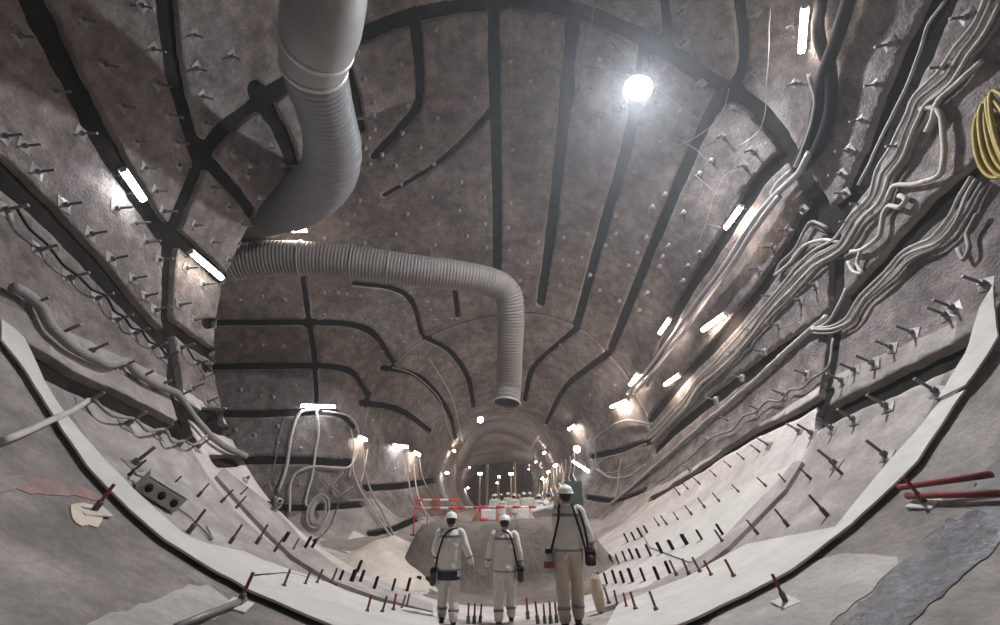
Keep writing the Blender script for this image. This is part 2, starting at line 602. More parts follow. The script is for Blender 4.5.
DEPTH = 0.15
def sub_mesh(name, faces, coords, material, parent=None, skirt=0.0, smooth=True):
    used = np.unique(faces)
    remap = -np.ones(len(coords), int)
    remap[used] = np.arange(len(used))
    fv = remap[faces]
    v = coords[used]
    allf = [fv]
    if skirt:
        e = np.concatenate([fv[:, [0, 1]], fv[:, [1, 2]], fv[:, [2, 3]], fv[:, [3, 0]]])
        key = np.sort(e, axis=1)
        kk = key[:, 0].astype(np.int64) * len(v) + key[:, 1]
        u, inv, cnt = np.unique(kk, return_inverse=True, return_counts=True)
        be = e[cnt[inv] == 1]
        bv = np.unique(be)
        m2 = -np.ones(len(v), int)
        m2[bv] = np.arange(len(bv)) + len(v)
        out = v[bv] + rad_dir[used][bv] * skirt
        v = np.concatenate([v, out])
        allf.append(np.stack([be[:, 1], be[:, 0], m2[be[:, 0]], m2[be[:, 1]]], -1))
    fa = np.concatenate(allf)
    me = bpy.data.meshes.new(name)
    me.vertices.add(len(v)); me.vertices.foreach_set('co', v.astype(np.float32).reshape(-1))
    me.loops.add(len(fa) * 4); me.loops.foreach_set('vertex_index', fa.astype(np.int32).reshape(-1))
    me.polygons.add(len(fa))
    me.polygons.foreach_set('loop_start', np.arange(len(fa), dtype=np.int32) * 4)
    me.polygons.foreach_set('loop_total', np.full(len(fa), 4, np.int32))
    sm = np.zeros(len(fa), bool); sm[:len(fv)] = smooth
    me.polygons.foreach_set('use_smooth', sm)
    me.materials.append(material)
    me.update(calc_edges=True)
    me.validate()
    return link(bpy.data.objects.new(name, me), parent)

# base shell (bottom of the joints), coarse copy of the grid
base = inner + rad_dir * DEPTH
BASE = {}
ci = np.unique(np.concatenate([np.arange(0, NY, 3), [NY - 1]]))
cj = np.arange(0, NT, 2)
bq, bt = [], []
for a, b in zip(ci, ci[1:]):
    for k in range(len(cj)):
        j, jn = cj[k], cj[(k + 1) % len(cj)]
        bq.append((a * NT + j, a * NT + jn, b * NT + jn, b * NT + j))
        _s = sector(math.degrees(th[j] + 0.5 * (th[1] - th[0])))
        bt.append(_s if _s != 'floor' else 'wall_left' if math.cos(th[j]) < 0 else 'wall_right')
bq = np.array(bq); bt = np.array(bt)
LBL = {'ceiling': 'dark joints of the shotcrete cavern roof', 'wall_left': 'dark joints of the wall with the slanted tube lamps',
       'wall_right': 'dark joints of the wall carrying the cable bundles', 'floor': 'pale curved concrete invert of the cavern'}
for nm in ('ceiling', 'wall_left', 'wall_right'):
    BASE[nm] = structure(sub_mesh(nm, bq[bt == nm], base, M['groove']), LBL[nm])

sizes = np.bincount(lab[lab >= 0], minlength=cur)
floor_lab = set(lab[(lab >= 0) & (np.abs(qth + 90) < 20)].tolist())
BASE['floor'] = None
npan = 0
for k in range(cur):
    sel = lab == k
    if sizes[k] < 12:
        continue
    q = quads[sel]
    if k in floor_lab:
        # the invert: one curved slab; its flanks above the haunch joints are wall
        o = sub_mesh('floor', q, inner, M['invert'], None, DEPTH)
        structure(o, LBL['floor'])
        # panel material above the haunches
        o.data.materials.append(M['shotcrete'])
        BASE['floor'] = o
        nf = len(q)
        tq = qth[sel]; yq = qc[sel][:, 1]
        mi = np.zeros(len(o.data.polygons), np.int32)
        rel = np.abs(((tq + 90 + 180) % 360) - 180)
        lim = np.where(yq > 22, 50, 62)
        mi[:nf] = np.where(yq < 6.45, 2, np.where((yq > 9.35) & (yq < 19.0), 3, 0))
        mi[:nf][rel > lim] = 1
        o.data.materials.append(M['rawinvert'])
        o.data.materials.append(M['paleinvert'])
        o.data.polygons.foreach_set('material_index', mi)
        o.data.update()
    else:
        s = sector(math.degrees(math.atan2(np.sin(np.radians(qth[sel])).mean(), np.cos(np.radians(qth[sel])).mean())))
        if s == 'floor':
            s = 'wall_left' if qc[sel][:, 0].mean() < 0 else 'wall_right'
        sub_mesh('shotcrete_panel', q, inner, M['shotcrete'], BASE[s], DEPTH)
        npan += 1
print('panels', npan, 'quads', nq, 'floors', floor_lab)
# far end of the tunnel
endv = [Vector((float(G[-1, j, 0]) * 1.05, 69.6, float(G[-1, j, 2]) + H)) for j in range(0, NT, 10)]
structure(mesh_obj('wall_far', endv, [tuple(range(len(endv)))], M['shotcrete']), 'dark far end of the tunnel')
backv = [Vector((float(G[0, j, 0]) * 1.03, -9.9, float(G[0, j, 2] - 6.6) * 1.03 + 6.6 + H)) for j in range(0, NT, 10)]
structure(mesh_obj('wall_back', backv, [tuple(range(len(backv)))], M['shotcrete']), 'shotcrete wall closing the cavern behind the viewer')

#@@LAMPS
# ------------------------------------------------------------------ lamps
def frame_from(n, t):
    """matrix with z = n, x = t (made orthogonal)"""
    n = n.normalized()
    t = (t - n * t.dot(n)).normalized()
    b = n.cross(t)
    return Matrix((t, b, n)).transposed()

def tube_light(a, b, label, cool=False, off=0.22, group=None):
    """fluorescent batten whose ends show at pixels a and b on the lining"""
    p0, n0 = on_n(*a); p1, n1 = on_n(*b)
    n = (n0 + n1).normalized()
    pm, n = on_n((a[0] + b[0]) / 2, (a[1] + b[1]) / 2)
    t = (p1 - p0)
    ln = min(1.5, max(.7, t.length))
    t = (t - n * t.dot(n)).normalized() * ln / 2
    off = .30
    p0, p1 = pm + n * off - t, pm + n * off + t
    return tube_light3(p0, p1, n, label, cool, group, (n * .8 + Vector((0, 0, -1))).normalized(), off)

def tube_light3(p0, p1, n, label, cool=False, group=None, face=None, off=.22):
    if cool is False and (p0.x > 0 or p0.y > 17) and p0.y > 5:
        cool = None
    mid = (p0 + p1) / 2
    Ln = (p1 - p0).length
    mx = frame_from(face or n, p1 - p0)
    bk = (mx.transposed() @ -n) * off
    root = empty('tube_light', mid)
    root.rotation_euler = mx.to_euler()
    MB().box((0, 0, -.03), (Ln, .17, .06), bev=.012).build('housing', M['lamp'], root, False)
    MB().tube([(-Ln / 2 + .03, 0, .035), (Ln / 2 - .03, 0, .045)], .068, 12).build('tube', M['tubewarm' if cool is None else 'tubecool' if cool else 'tube'], root)
    for s in (-1, 1):
        MB().box((s * (Ln / 2 - .015), 0, .02), (.03, .13, .12), bev=.01).build('end_cap', M['lamp'], root, False)
        MB().tube([(s * Ln * .3, 0, -.03), (s * Ln * .3 + bk.x, bk.y, bk.z)], .014, 6).build('bracket', M['steel'], root)
    return tag(root, label, 'lamp', group)

tube_light((106,167), (131,203), 'upper of two slanted tube lamps on the bolted wall, cool white', True)
tube_light((178,252), (211,279), 'lower of two slanted tube lamps on the bolted wall, beside the corner')
tube_light((296,407), (338,406), 'tube lamp on the side bay wall above the hanging hoses', True)
tube_light((384,445), (407,446), 'tube lamp over the panels between the two hose clusters', True)
tube_light((732,228), (750,203), 'tube lamp beside the pipe elbow on the cable wall')
tube_light((708,331), (735,312), 'tube lamp on the cable wall between the joints, biggest glare')
tube_light((668,387), (690,371), 'tube lamp low on the cable wall above the wavy cables')
tube_light((665,333), (677,314), 'tube lamp above the twin pipes, midway along them')
tube_light((634,385), (644,369), 'tube lamp above the twin pipes, at the rim of the tapering mouth')
tube_light((613,407), (634,397), 'tube lamp in the mouth of the tapering tunnel, beside the pipe ends')
tube_light((572,428), (579,422), 'short tube lamp in the tapering tunnel above the bright hanging cables')
tube_light((432,473), (452,471), 'tube lamp above the red and white barrier', True)
tube_light((351,436), (362,441), 'tube lamp lighting the tangled hoses at the bay corner')
tube_light((817,0), (810,52), 'tube lamp beside the black hoses high on the cable wall')
tube_light((585,456), (589,478), 'upright tube lamp added beside the bright hanging cables and the cabinet', True)  # added lamp standing in for a brightly lit strip by the cables
tube_light((408,450), (415,455), 'short tube lamp lighting the cables over the barrier')
for i, (x, yy) in enumerate([(465,488),(546,478),(552,471),(560,464)]):
    tube_light((x - 4, yy + 1), (x + 4, yy - 1), ['tube lamp deep in the tunnel past the barrier','tube lamp over the bright cable rack, farthest','tube lamp over the bright cable rack, middle','tube lamp over the bright cable rack, nearest to the cabinet'][i])
_p = Vector((-8.05, 14.62, 9.74 + H))
tube_light3(_p + Vector((-.5, 0, 0)), _p + Vector((.5, 0, 0)), Vector((.0, .1, -1)).normalized(), 'tube lamp in the side bay over the pleated duct', None, None, None, 1.2)
for k, (sx, Y) in enumerate([(-1, 36), (1, 38), (-1, 44), (1, 47), (-1, 54), (1, 58)]):  # lamps added to brighten the walls deep in the narrow tunnel
    _c, _q = sx * math.cos(.5), math.sin(.5)
    _r = float(radius(Y, _c, _q)); _z = float(sec_at(Y)[2])
    _n = Vector((-_c, 0, -_q))
    _p = Vector((_c * _r, Y, _z + _q * _r + H)) + _n * .22
    tube_light3(_p - Vector((0, .7, 0)), _p + Vector((0, .7, 0)), _n, 'added tube lamp lighting the narrow tunnel wall beyond the crowd', False, 'added tube lamps down the narrow tunnel')
# unseen battens added as fill light on both walls behind the viewer
for s, nm in ((-1, 'bolted'), (1, 'cable')):
    for Y in (0.5, -6.5):
        for ang in (30,):
            c, q = s * math.cos(math.radians(ang)), math.sin(math.radians(ang))
            r = float(radius(Y, c, q)); zc = float(sec_at(Y)[2])
            nn = Vector((-c, 0, -q))
            p = Vector((c * r, Y, zc + q * r + H)) + nn * .22
            tube_light3(p - Vector((0, .7, 0)), p + Vector((0, .7, 0)), nn, 'added fill tube lamp along the %s wall behind the viewer' % nm, s < 0, 'added fill lamps behind the viewer')

def flood_lamp(p, n, rad, label, m, wires=()):
    root = empty('flood_lamp', p)
    root.rotation_euler = frame_from(n, n.orthogonal()).to_euler()
    b = MB()
    b.loft([((0, 0, -rad * 1.1), rad * .28, rad * .28), ((0, 0, -rad * .75), rad * .42, rad * .42), ((0, 0, -rad * .6), rad * .9, rad * .9), ((0, 0, .06), rad * 1.08, rad * 1.08), ((0, 0, .06), rad * 1.0, rad * 1.0), ((0, 0, -.04), rad * .96, rad * .96)], 20)
    b.build('reflector_shell', M['lamp'], root, False)
    MB().loft([((0, 0, 0), rad * .93, rad * .93), ((0, 0, .03), rad * .8, rad * .8), ((0, 0, .04), rad * .3, rad * .3)], 20).build('lens', m, root)
    MB().tube([(0, 0, -rad * 1.05), (0, 0, -rad * 1.5)], .02, 6).build('hook', M['steel'], root)
    for (q, w) in wires:
        inv = Matrix.Translation(p) @ frame_from(n, n.orthogonal()).to_4x4()
        inv = inv.inverted()
        MB().tube([inv @ Vector(q), inv @ Vector(w)], .012, 5).build('suspension_wire', M['wire'], root)
    return tag(root, label, 'lamp')

p, n = on_n(654, 76)
c = p + n * 1.15
tgt = Vector((0, 9.5, 0.0))
dirn = (tgt - c).normalized()
flood_lamp(c, dirn, .42, 'big round floodlight hung on wires under the vault roof', M['flood'],
           [(c - dirn * .45, on(652, 32)), (c - dirn * .45, on(586, 66)), (c - dirn * .45, on(700, 120)), (c - dirn * .45, on(610, 40))])
p, n = on_n(478, 413)
flood_lamp(p + n * .5, (Vector((0, 6, 1)) - p).normalized(), .22, 'small cool floodlight over the tunnel mouth duct', M['sflood'], [(p + n * .5, p)])
p, n = on_n(582, 448)
flood_lamp(p + n * .35, (Vector((0, 6, 1)) - p).normalized(), .22, 'small cool floodlight above the dark cabinet', M['sflood'], [(p + n * .35, p)])
#@@DUCTS
# ------------------------------------------------------------------ ventilation ducts
def duct(name, ctrl, radii, label, ribs=None, material='duct', rib_amp=.018, rib_len=.16, n=26, rib_from=None):
    """ribbed flexible duct along control points"""
    pts = spline(ctrl, rib_len / 8)
    L = [0.0]
    for a, b in zip(pts, pts[1:]):
        L.append(L[-1] + (b - a).length)
    cl = [0.0]
    # radius by control index
    idx = [min(range(len(pts)), key=lambda k: (pts[k] - Vector(c)).length) for c in ctrl]
    rad = np.interp(range(len(pts)), idx, radii)
    out = []
    k0 = 0 if rib_from is None else min(range(len(pts)), key=lambda k: (pts[k] - rib_from).length)
    ribs = None if rib_from is None else (lambda k: .03 if k < k0 else 1.0)
    for k in range(len(pts)):
        w = 1.0 if ribs is None else ribs(k)
        out.append(rad[k] + w * rib_amp * (abs(math.sin(math.pi * L[k] / rib_len)) * (.6 + .8 * abs(noise.noise(Vector((L[k] * 1.7, 0, 0))))) - .5) + .006 * noise.noise(pts[k] * 3))
    root = empty(name, pts[0])
    off = -pts[0]
    if k0 > 0:
        MB().tube([q + off for q in pts[:k0 + 1]], out[:k0 + 1], n, caps=False).build('metal_section', M['ductmetal'], root)
    MB().tube([q + off for q in pts[k0:]], out[k0:], n, caps=False).build('duct_sleeve', M[material], root)
    return tag(root, label, 'duct'), pts, rad, L

def d_at(px, py, depth):
    d = ray(px, py) * depth
    return Vector((d[0], d[1], d[2] + H))

def collar(root, p, t, r, w=.06, m='galv'):
    t = t.normalized()
    o = root.location
    mb = MB()
    q = Vector(p) - o
    mb.tube([q - t * w, q - t * w * .6, q + t * w * .6, q + t * w], [r, r + .03, r + .03, r], 26, caps=False)
    return mb.build('collar', M[m], root)

up_ctrl = [d_at(337,-120,7.6), d_at(328,-40,8.2), d_at(322,20,8.8), d_at(314,62,9.8), d_at(325,108,11.3), d_at(333,148,12.8), d_at(326,178,14.2), d_at(298,202,15.6), d_at(262,214,16.8), d_at(235,226,17.3)]
r1, pts, rad, L = duct('ventilation_duct', up_ctrl, [.78,.78,.78,.70,.70,.78,.86,.90,.90,.88],
     'wide grey ribbed air duct curving down from the roof into the side bay', rib_from=d_at(314,66,9.9), rib_amp=.09, rib_len=.17, material='duct2')
def nearest(pts, q):
    k = min(range(len(pts)), key=lambda i: (pts[i] - q).length)
    return k
for q in (d_at(318,40,9.25), d_at(314,64,9.85)):
    k = nearest(pts, q)
    collar(r1, pts[k], pts[k + 1] - pts[k - 1], rad[k] + .01)
lo_ctrl = [at(150,282,14.2), at(190,270,14.4), at(232,262,14.6), at(290,258,14.9), at(350,262,15.3), at(420,271,15.9), at(478,279,16.5), at(505,290,17.0), at(511,312,17.5), at(510,345,18.3), at(509,382,19.3), at(507,402,19.2)]
r2, pts, rad, L = duct('ventilation_duct', lo_ctrl, [.70,.70,.70,.69,.67,.64,.62,.60,.58,.57,.56,.56],
     'pleated air duct crossing the cavern and elbowing down to an open end', rib_amp=.032, rib_len=.13)
for q in (at(300,258,14.9), at(352,262,15.3), at(388,267,15.6)):
    k = nearest(pts, q)
    collar(r2, pts[k], pts[k + 1] - pts[k - 1], rad[k] + .012, .035, 'ductmetal')
k = len(pts) - 1
collar(r2, pts[k], pts[k] - pts[k - 2], rad[k] + .01, .05)
# hangers
for (px, py, q) in [(303,238,at(303,250,14.9)), (347,224,at(350,252,15.3)), (385,236,at(388,258,15.6)), (430,240,at(432,262,16.0))]:
    a = on(px, py)
    MB().tube([a - r2.location, q - r2.location], .012, 5).build('hanger_wire', M['wire'], r2)
fa_ctrl = [at(462,462,28.5), at(470,446,27.5), at(480,432,27), at(495,426,26.8), at(512,429,26.8), at(528,437,27), at(534,441,27)]
r3, pts, rad, L = duct('ventilation_duct', fa_ctrl, [.36,.38,.40,.41,.41,.41,.41], 'short grey air duct arching in the tunnel mouth', rib_amp=.01)
MB().tube([pts[-1] - r3.location + Vector((0, 0, 0)), pts[-1] - r3.location + (pts[-1] - pts[-3]).normalized() * .12], [.43, .43], 26).build('end_ring', M['pale'], r3)
lo2 = [at(456,466,30), at(470,461,30), at(490,457,30), at(515,456,30), at(533,458,30)]
r4, pts, rad, L = duct('ventilation_duct', lo2, [.30,.36,.40,.40,.38], 'lower brownish air duct with a black disc as its shaded end in the tunnel mouth', rib_amp=.01, material='cable2')
k = len(pts) - 1
MB().tube([pts[-1] - r4.location, pts[-1] - r4.location + (pts[-1] - pts[-3]).normalized() * .03], [.34, .34], 20).build('duct_shade_disc', M['dark'], r4)  # near-black disc painted in for the shade inside the duct end
#@@BOLTS
# ------------------------------------------------------------------ rock bolts
def bolt_proto(name, rod_len, rod_r, plate, pm, rm, nut=True, diamond=True):
    root = bpy.data.objects.new(name, None)
    s = plate / 2
    if diamond:
        v = [(-s, 0, .01), (0, -s * 1.25, .01), (s, 0, .01), (0, s * 1.25, .01), (0, 0, .045),
             (-s, 0, -.03), (0, -s * 1.25, -.03), (s, 0, -.03), (0, s * 1.25, -.03)]
        f = [(0, 1, 4), (1, 2, 4), (2, 3, 4), (3, 0, 4), (0, 5, 6, 1), (1, 6, 7, 2), (2, 7, 8, 3), (3, 8, 5, 0)]
        a = mesh_obj('plate', v, f, pm, root)
    else:
        a = MB().loft([((0, 0, -.02), s, s), ((0, 0, .02), s * .95, s * .95), ((0, 0, .06), s * .45, s * .45), ((0, 0, .085), s * .2, s * .2)], 10).build('plate', pm, root)
    b = MB()
    b.tube([(0, 0, -.02), (0, 0, rod_len)], rod_r, 7)
    if nut:
        b.tube([(0, 0, .03), (0, 0, .10)], rod_r * 2.0, 6)
    b.build('rod', rm, root, False)
    return root

def unlink_tree(root):
    return root

def place(proto, used, p, n, spin, label, cat, group, sc=1.0):
    """first use links the prototype itself, later uses are copies"""
    if not used:
        COL.objects.link(proto)
        used.append(1)
        o = proto
    else:
        o = proto.copy()
        COL.objects.link(o)
        for ch in proto.children:
            c2 = ch.copy()
            COL.objects.link(c2)
            c2.parent = o
    t = Vector((0, 0, 1)).cross(n)
    if t.length < .1:
        t = Vector((1, 0, 0))
    mx = frame_from(n, t) @ Matrix.Rotation(spin, 3, 'Z')
    o.location = p
    o.rotation_euler = mx.to_euler()
    o.scale = (sc, sc, sc)
    return tag(o, label, cat, group)

LEFT = [(19,36),(83,19),(141,5),(154,49),(105,65),(55,91),(159,84),(123,106),(169,115),(82,133),(136,141),(177,142),(196,35),(197,68),(202,96),(205,123),(22,146),(3,136),(233,153),(232,56),
 (35,172),(63,205),(90,234),(111,259),(132,279),(145,296),(156,310),(136,223),(146,242),(159,260),(145,168),(179,165),(156,191),(116,208),(164,211),(186,268),(202,284),(178,305),(211,187),(228,207),(194,225),(242,224),(212,242),(228,260),(238,243),(248,174),
 (5,210),(38,250),(69,278),(97,298),(27,306),(116,320),(133,334),(151,348),(163,357),(58,334),(88,352),(119,368),(136,379),(154,388),(177,397),(180,348),(196,364),(191,389),(205,403),(194,320),(83,405),(125,425),(156,435),(177,446),(196,448),(131,466)]
RIGHT = [(756,12),(795,24),(755,72),(796,83),(891,44),(878,84),(863,120),(850,150),(947,67),(901,146),(967,17),(842,174),(845,193),(804,209),(788,230),(773,247),(758,268),(852,222),(772,296),(988,285),(955,308),(865,204),
 (947,315),(914,333),(893,348),(875,364),(857,371),(845,382),(937,392),(888,407),(855,420),(833,429),(813,434),(888,457),(837,465),(799,431),(770,446),(683,10),(685,41),(722,38),(702,83),(733,109),(722,136),(745,165),(752,150),
 (735,352),(752,330),(742,378),(765,352),(800,300),(815,285),(780,325),(716,400),(728,420),(708,440),(760,410),(785,395),(808,375),(690,470),(676,452)]
ROOF = [(357,52),(364,79),(401,65),(373,102),(373,115),(374,129),(369,138),(365,148),(407,105),(402,133),(435,29),(476,52),(442,83),(474,97),(437,118),(462,134),(420,147),(382,155),(369,14),(259,120),(270,146),(250,165),
 (370,164),(396,166),(434,164),(483,166),(461,182),(401,184),(432,197),(484,197),(459,210),(407,214),(485,224),(438,224),(467,236),(435,244),(487,248),(354,215),(347,224),(360,201),(396,234),(324,238),(365,243),(283,165),(260,197),
 (510,202),(540,174),(538,241),(564,237),(595,206),(588,233),(582,257),(563,260),(602,173),(634,172),(616,216),(616,233),(606,245),(647,237),(638,252),(660,266),(648,292),(629,265),(653,206),(684,212),(669,245),(664,256),(689,265),(684,280),(700,252),(620,300),(508,227),(509,250),(700,173),(712,160),(666,193),
 (552,22),(545,52),(600,59),(664,68),(620,110),(510,60),(520,110),(540,140),(512,150),(585,140),(600,120),(660,140),(655,105),(680,110),(590,90),(530,80),(590,275),(560,285),(600,290),(520,280),(527,262),(640,310)]
BAY = [(324,293),(338,293),(347,294),(360,296),(379,302),(392,306),(410,293),(404,300),(427,302),(430,310),(324,315),(343,316),(361,319),(370,323),(386,328),(405,314),(410,321),(414,329),(400,336),(404,342),(332,335),(352,338),(362,341),(382,352),(378,362),(329,357),(346,359),(361,361),(362,376),(283,346),(273,397),(260,396),(383,393),(373,420),(278,426),(278,443),(300,449),(435,320),(451,319),
 (240,300),(262,296),(285,300),(240,345),(262,345),(240,390),(295,385),(235,430),(255,435),(332,438),(245,480),(275,483),(300,485),(335,485),(440,360),(420,358),(445,378),(410,392),(420,402),(540,340),(520,340),(560,345),(580,360),(550,380),(590,395),(600,370),(615,385),(395,470),(410,472),(388,505),(405,505)]
pw = bolt_proto('rock_bolt', .33, .026, .30, M['plate'], M['steel'])
pr = bolt_proto('rock_bolt', .22, .022, .20, M['pale'], M['pale'], diamond=False)
pb = bolt_proto('rock_bolt', .14, .022, .20, M['pale'], M['steel'], diamond=False)
uw, ur, ub = [], [], []
for i, (x, y) in enumerate(LEFT):
    p, n = on_n(x, y)
    place(pw, uw, p, n, .785 + random.uniform(-.25, .25), 'steel rock bolt with a diamond plate on the wall with slanted tube lamps', 'rock bolt', 'rock bolts on the lamp-lit side wall', random.uniform(.9, 1.1))
for i, (x, y) in enumerate(RIGHT):
    p, n = on_n(x, y)
    place(pw, uw, p, n, .785 + random.uniform(-.25, .25), 'steel rock bolt with a diamond plate on the wall carrying cable bundles', 'rock bolt', 'rock bolts on the cable wall', random.uniform(.9, 1.1))
for i, (x, y) in enumerate(ROOF):
    p, n = on_n(x, y)
    place(pr, ur, p, n, random.uniform(0, 3), 'small pale rock bolt with a round plate in the vault roof', 'rock bolt', 'rock bolts in the vault roof', random.uniform(.85, 1.1))
for i, (x, y) in enumerate(BAY):
    p, n = on_n(x, y)
    place(pb, ub, p, n, random.uniform(0, 3), 'small round-plated rock bolt on the side bay end wall or tunnel mouth', 'rock bolt', 'rock bolts around the side bay and tunnel mouth', random.uniform(.85, 1.1))

# ---- pins standing on the invert (base pixel)
def pin_proto(red, plate):
    root = bpy.data.objects.new('anchor_pin', None)
    m = M['red'] if red else M['rust']
    MB().tube([(0, 0, -.03), (0, 0, .31)], .019, 7).build('rod', m, root, False)
    MB().tube([(0, 0, .0), (0, 0, .11), (0, 0, .13)], [.034, .034, .018], 7).build('sleeve', M['rust'], root, False)
    if plate:
        s = .15
        MB().box((0, 0, .012), (s * 2, s * 1.5, .022), bev=.006).build('plate', M['strip'], root, False)
    return root
RED = [(93,512),(238,606),(365,619),(787,604),(738,584),(715,582),(281,593),(314,589),(638,616),(628,613),(392,617),(925,503),(619,611)]
DARK = [(703,577),(691,579),(679,580),(659,617),(611,609),(725,545),(302,591),(329,589),(380,619),(400,614),(405,613),(168,489),(197,497),(221,502),(238,497),(188,533),(230,543),(128,476),(236,508),(828,516),(788,526),(758,534),(842,474),(811,479),(788,485),(768,488),
        (256,544),(291,553),(274,552),(740,493),(721,503),(706,509),(693,516),(679,521),(668,526),(660,527),(680,495),(689,490),(716,476),(731,467),(700,484),(745,460),(760,452)]
ROW = [(538,624),(545,624),(551,624),(557,623),(468,624),(474,624),(480,623),(528,620)]
PL = {(93,512),(238,606),(787,604),(738,584),(715,582),(638,616),(659,617),(281,593),(302,591),(925,503)}
prp, prn, pdp, pdn = pin_proto(1, 1), pin_proto(1, 0), pin_proto(0, 1), pin_proto(0, 0)
U = {id(k): [] for k in (prp, prn, pdp, pdn)}
for (lst, red) in ((RED, 1), (DARK, 0), (ROW, 1)):
    for (x, y) in lst:
        p, n = on_n(x, y)
        pl = (x, y) in PL
        pro = (prp if pl else prn) if red else (pdp if pl else pdn)
        lab = ('red-painted' if red else 'dark rusty') + ' steel anchor pin ' + ('with a square base plate' if pl else 'without a plate') + ' standing up from the pale invert'
        d = n.lerp(Vector((0, 0, 1)), .15) + Vector((random.uniform(-.08, .08), random.uniform(-.08, .08), 0))
        place(pro, U[id(pro)], p, d.normalized(), random.uniform(-.3, .3), lab, 'anchor pin', ('red' if red else 'dark') + (' plated' if pl else ' plain') + ' anchor pins on the invert', random.uniform(.85, 1.1) * (1.0 if y > 500 else .9))
STUB = [(724,536),(703,541),(688,546),(674,551),(662,553),(651,556),(640,558),(633,559),(626,561),(619,564),(613,565),(602,567),(671,575),(659,580),(645,581),(633,582),(624,583),(616,583),(607,584),
        (628,542),(635,540),(642,537),(648,534),(281,545),(303,551),(310,551),(338,584),(350,585),(359,585),(373,592),(392,591),(407,591),(418,588),(427,588),(432,588),(357,572),(384,571),(400,571),(404,571),(408,571)]
ps = bpy.data.objects.new('starter_stub', None)
MB().box((0, 0, .11), (.11, .05, .26), bev=.012).build('cap', M['black'], ps, False)
MB().tube([(0, 0, -.03), (0, 0, .06)], .022, 6).build('stem', M['rust'], ps, False)
us = []
for (x, y) in STUB:
    p, n = on_n(x, y)
    d = n.lerp(Vector((0, 0, 1)), .2)
    place(ps, us, p, d.normalized(), random.uniform(-.25, .25), 'short black-capped stub in a row across the pale invert', 'stub', 'black stubs in rows on the invert', random.uniform(.95, 1.2))
#@@CABLES
# ------------------------------------------------------------------ cables, hoses and pipes on the walls
def cable(name, pts, r, m, label, cat='cable', off=.12, wob=0.0, n=7, group=None, seed=0, pxoff=0.0, offs=None):
    """pixel polyline laid on the lining; off = distance from the wall"""
    sp = spline([(p[0], p[1], 0) for p in pts], 9.0)
    rr = random.Random(seed)
    ph = rr.uniform(0, 6)
    q3 = []
    for i, q in enumerate(sp):
        a = sp[max(i - 1, 0)]; b = sp[min(i + 1, len(sp) - 1)]
        t = (b - a).normalized()
        nn = Vector((-t.y, t.x, 0))
        w = pxoff * (1.25 - .75 * i / len(sp)) + wob * math.sin(i * .55 + ph) * rr.uniform(.5, 1.2)
        q = q + nn * w
        o = off if offs is None else float(np.interp(i / (len(sp) - 1), np.linspace(0, 1, len(offs)), offs))
        q3.append(on(q.x, q.y, o))
    q3 = spline(q3, .12)
    c = q3[0].copy()
    o = MB().tube([q - c for q in q3], r, n).build(name, m)
    o.location = c
    return tag(o, label, cat, group)

bund = [(1004,0),(988,30),(972,51),(955,78),(930,100),(923,115),(905,152),(890,175),(883,198),(862,221),(845,245),(824,257),(806,273),(785,297),(763,322),(730,359),(703,384),(690,402),(668,425),(652,440)]
for i in range(6):
    cable('beige_cable', bund, .033, M['cable' if i % 3 else 'cable2'], 'thick beige cable running in the wavy main bundle along the cable wall', off=.10 + .05 * (i % 2), wob=.9, pxoff=(i - 2.5) * 3.4, seed=i, group='cables of the main wavy bundle')
cable('beige_cable', [(927,109),(937,107),(947,114),(951,150),(948,174),(934,181),(917,185),(900,186),(893,200)], .05, M['cable'], 'beige cable hanging in a squared loop beside the main bundle')
cable('beige_cable', [(990,60),(968,80),(945,100),(939,118),(932,132)], .05, M['cable'], 'short cable end poking out behind the squared loop')
cable('beige_cable', [(905,196),(912,200),(906,208),(895,206),(889,215),(885,236),(868,250),(855,252)], .05, M['cable'], 'beige cable with a small hairpin bend under the main bundle')
cable('beige_cable', [(845,243),(828,240),(808,246),(795,262),(779,275)], .045, M['cable'], 'pale branch cable arching away from the main bundle')
cable('beige_cable', [(833,228),(820,222),(812,225),(800,248),(785,262),(780,273)], .04, M['cable2'], 'grey branch cable curving down beside the ring joint')
cable('beige_cable', [(866,250),(862,265),(868,274),(858,272),(852,262)], .04, M['cable'], 'small cable loop dangling under the main bundle')
low = [(986,180),(975,200),(962,224),(939,245),(916,255),(896,278),(872,300),(855,322),(836,330),(819,331)]
for i in range(4):
    cable('beige_cable', low, .028, M['cable' if i % 2 else 'cable2'], 'cable in the lower bundle below the yellow hose coil', off=.12 + .04 * (i % 2), wob=1.4, pxoff=(i - 1.5) * 3.2, seed=20 + i, group='cables of the lower bundle')
cable('beige_cable', [(985,215),(975,235),(978,250),(972,262),(965,250)], .035, M['cable2'], 'thin cable loop hanging below the lower bundle')
cable('conduit_pipe', [(832,318),(793,350),(750,389),(700,430),(655,470),(612,505)], .075, M['pipe'], 'pale conduit along the lower joint of the cable wall', 'pipe', off=.1)
cable('beige_cable', [(819,331),(835,322),(848,300),(852,290)], .035, M['cable'], 'pale cable curling round the ring joint')
chain = [(845,380),(830,385),(818,392),(806,390),(795,402),(783,402),(772,412),(758,412),(745,425)]
cable('beige_cable', [(838,340),(833,370),(818,380),(806,391),(795,392),(784,403),(773,403),(760,415),(748,418),(735,432),(715,440),(690,462),(660,485)], .03, M['cable2'], 'thin cable draped from pin to pin low on the cable wall')
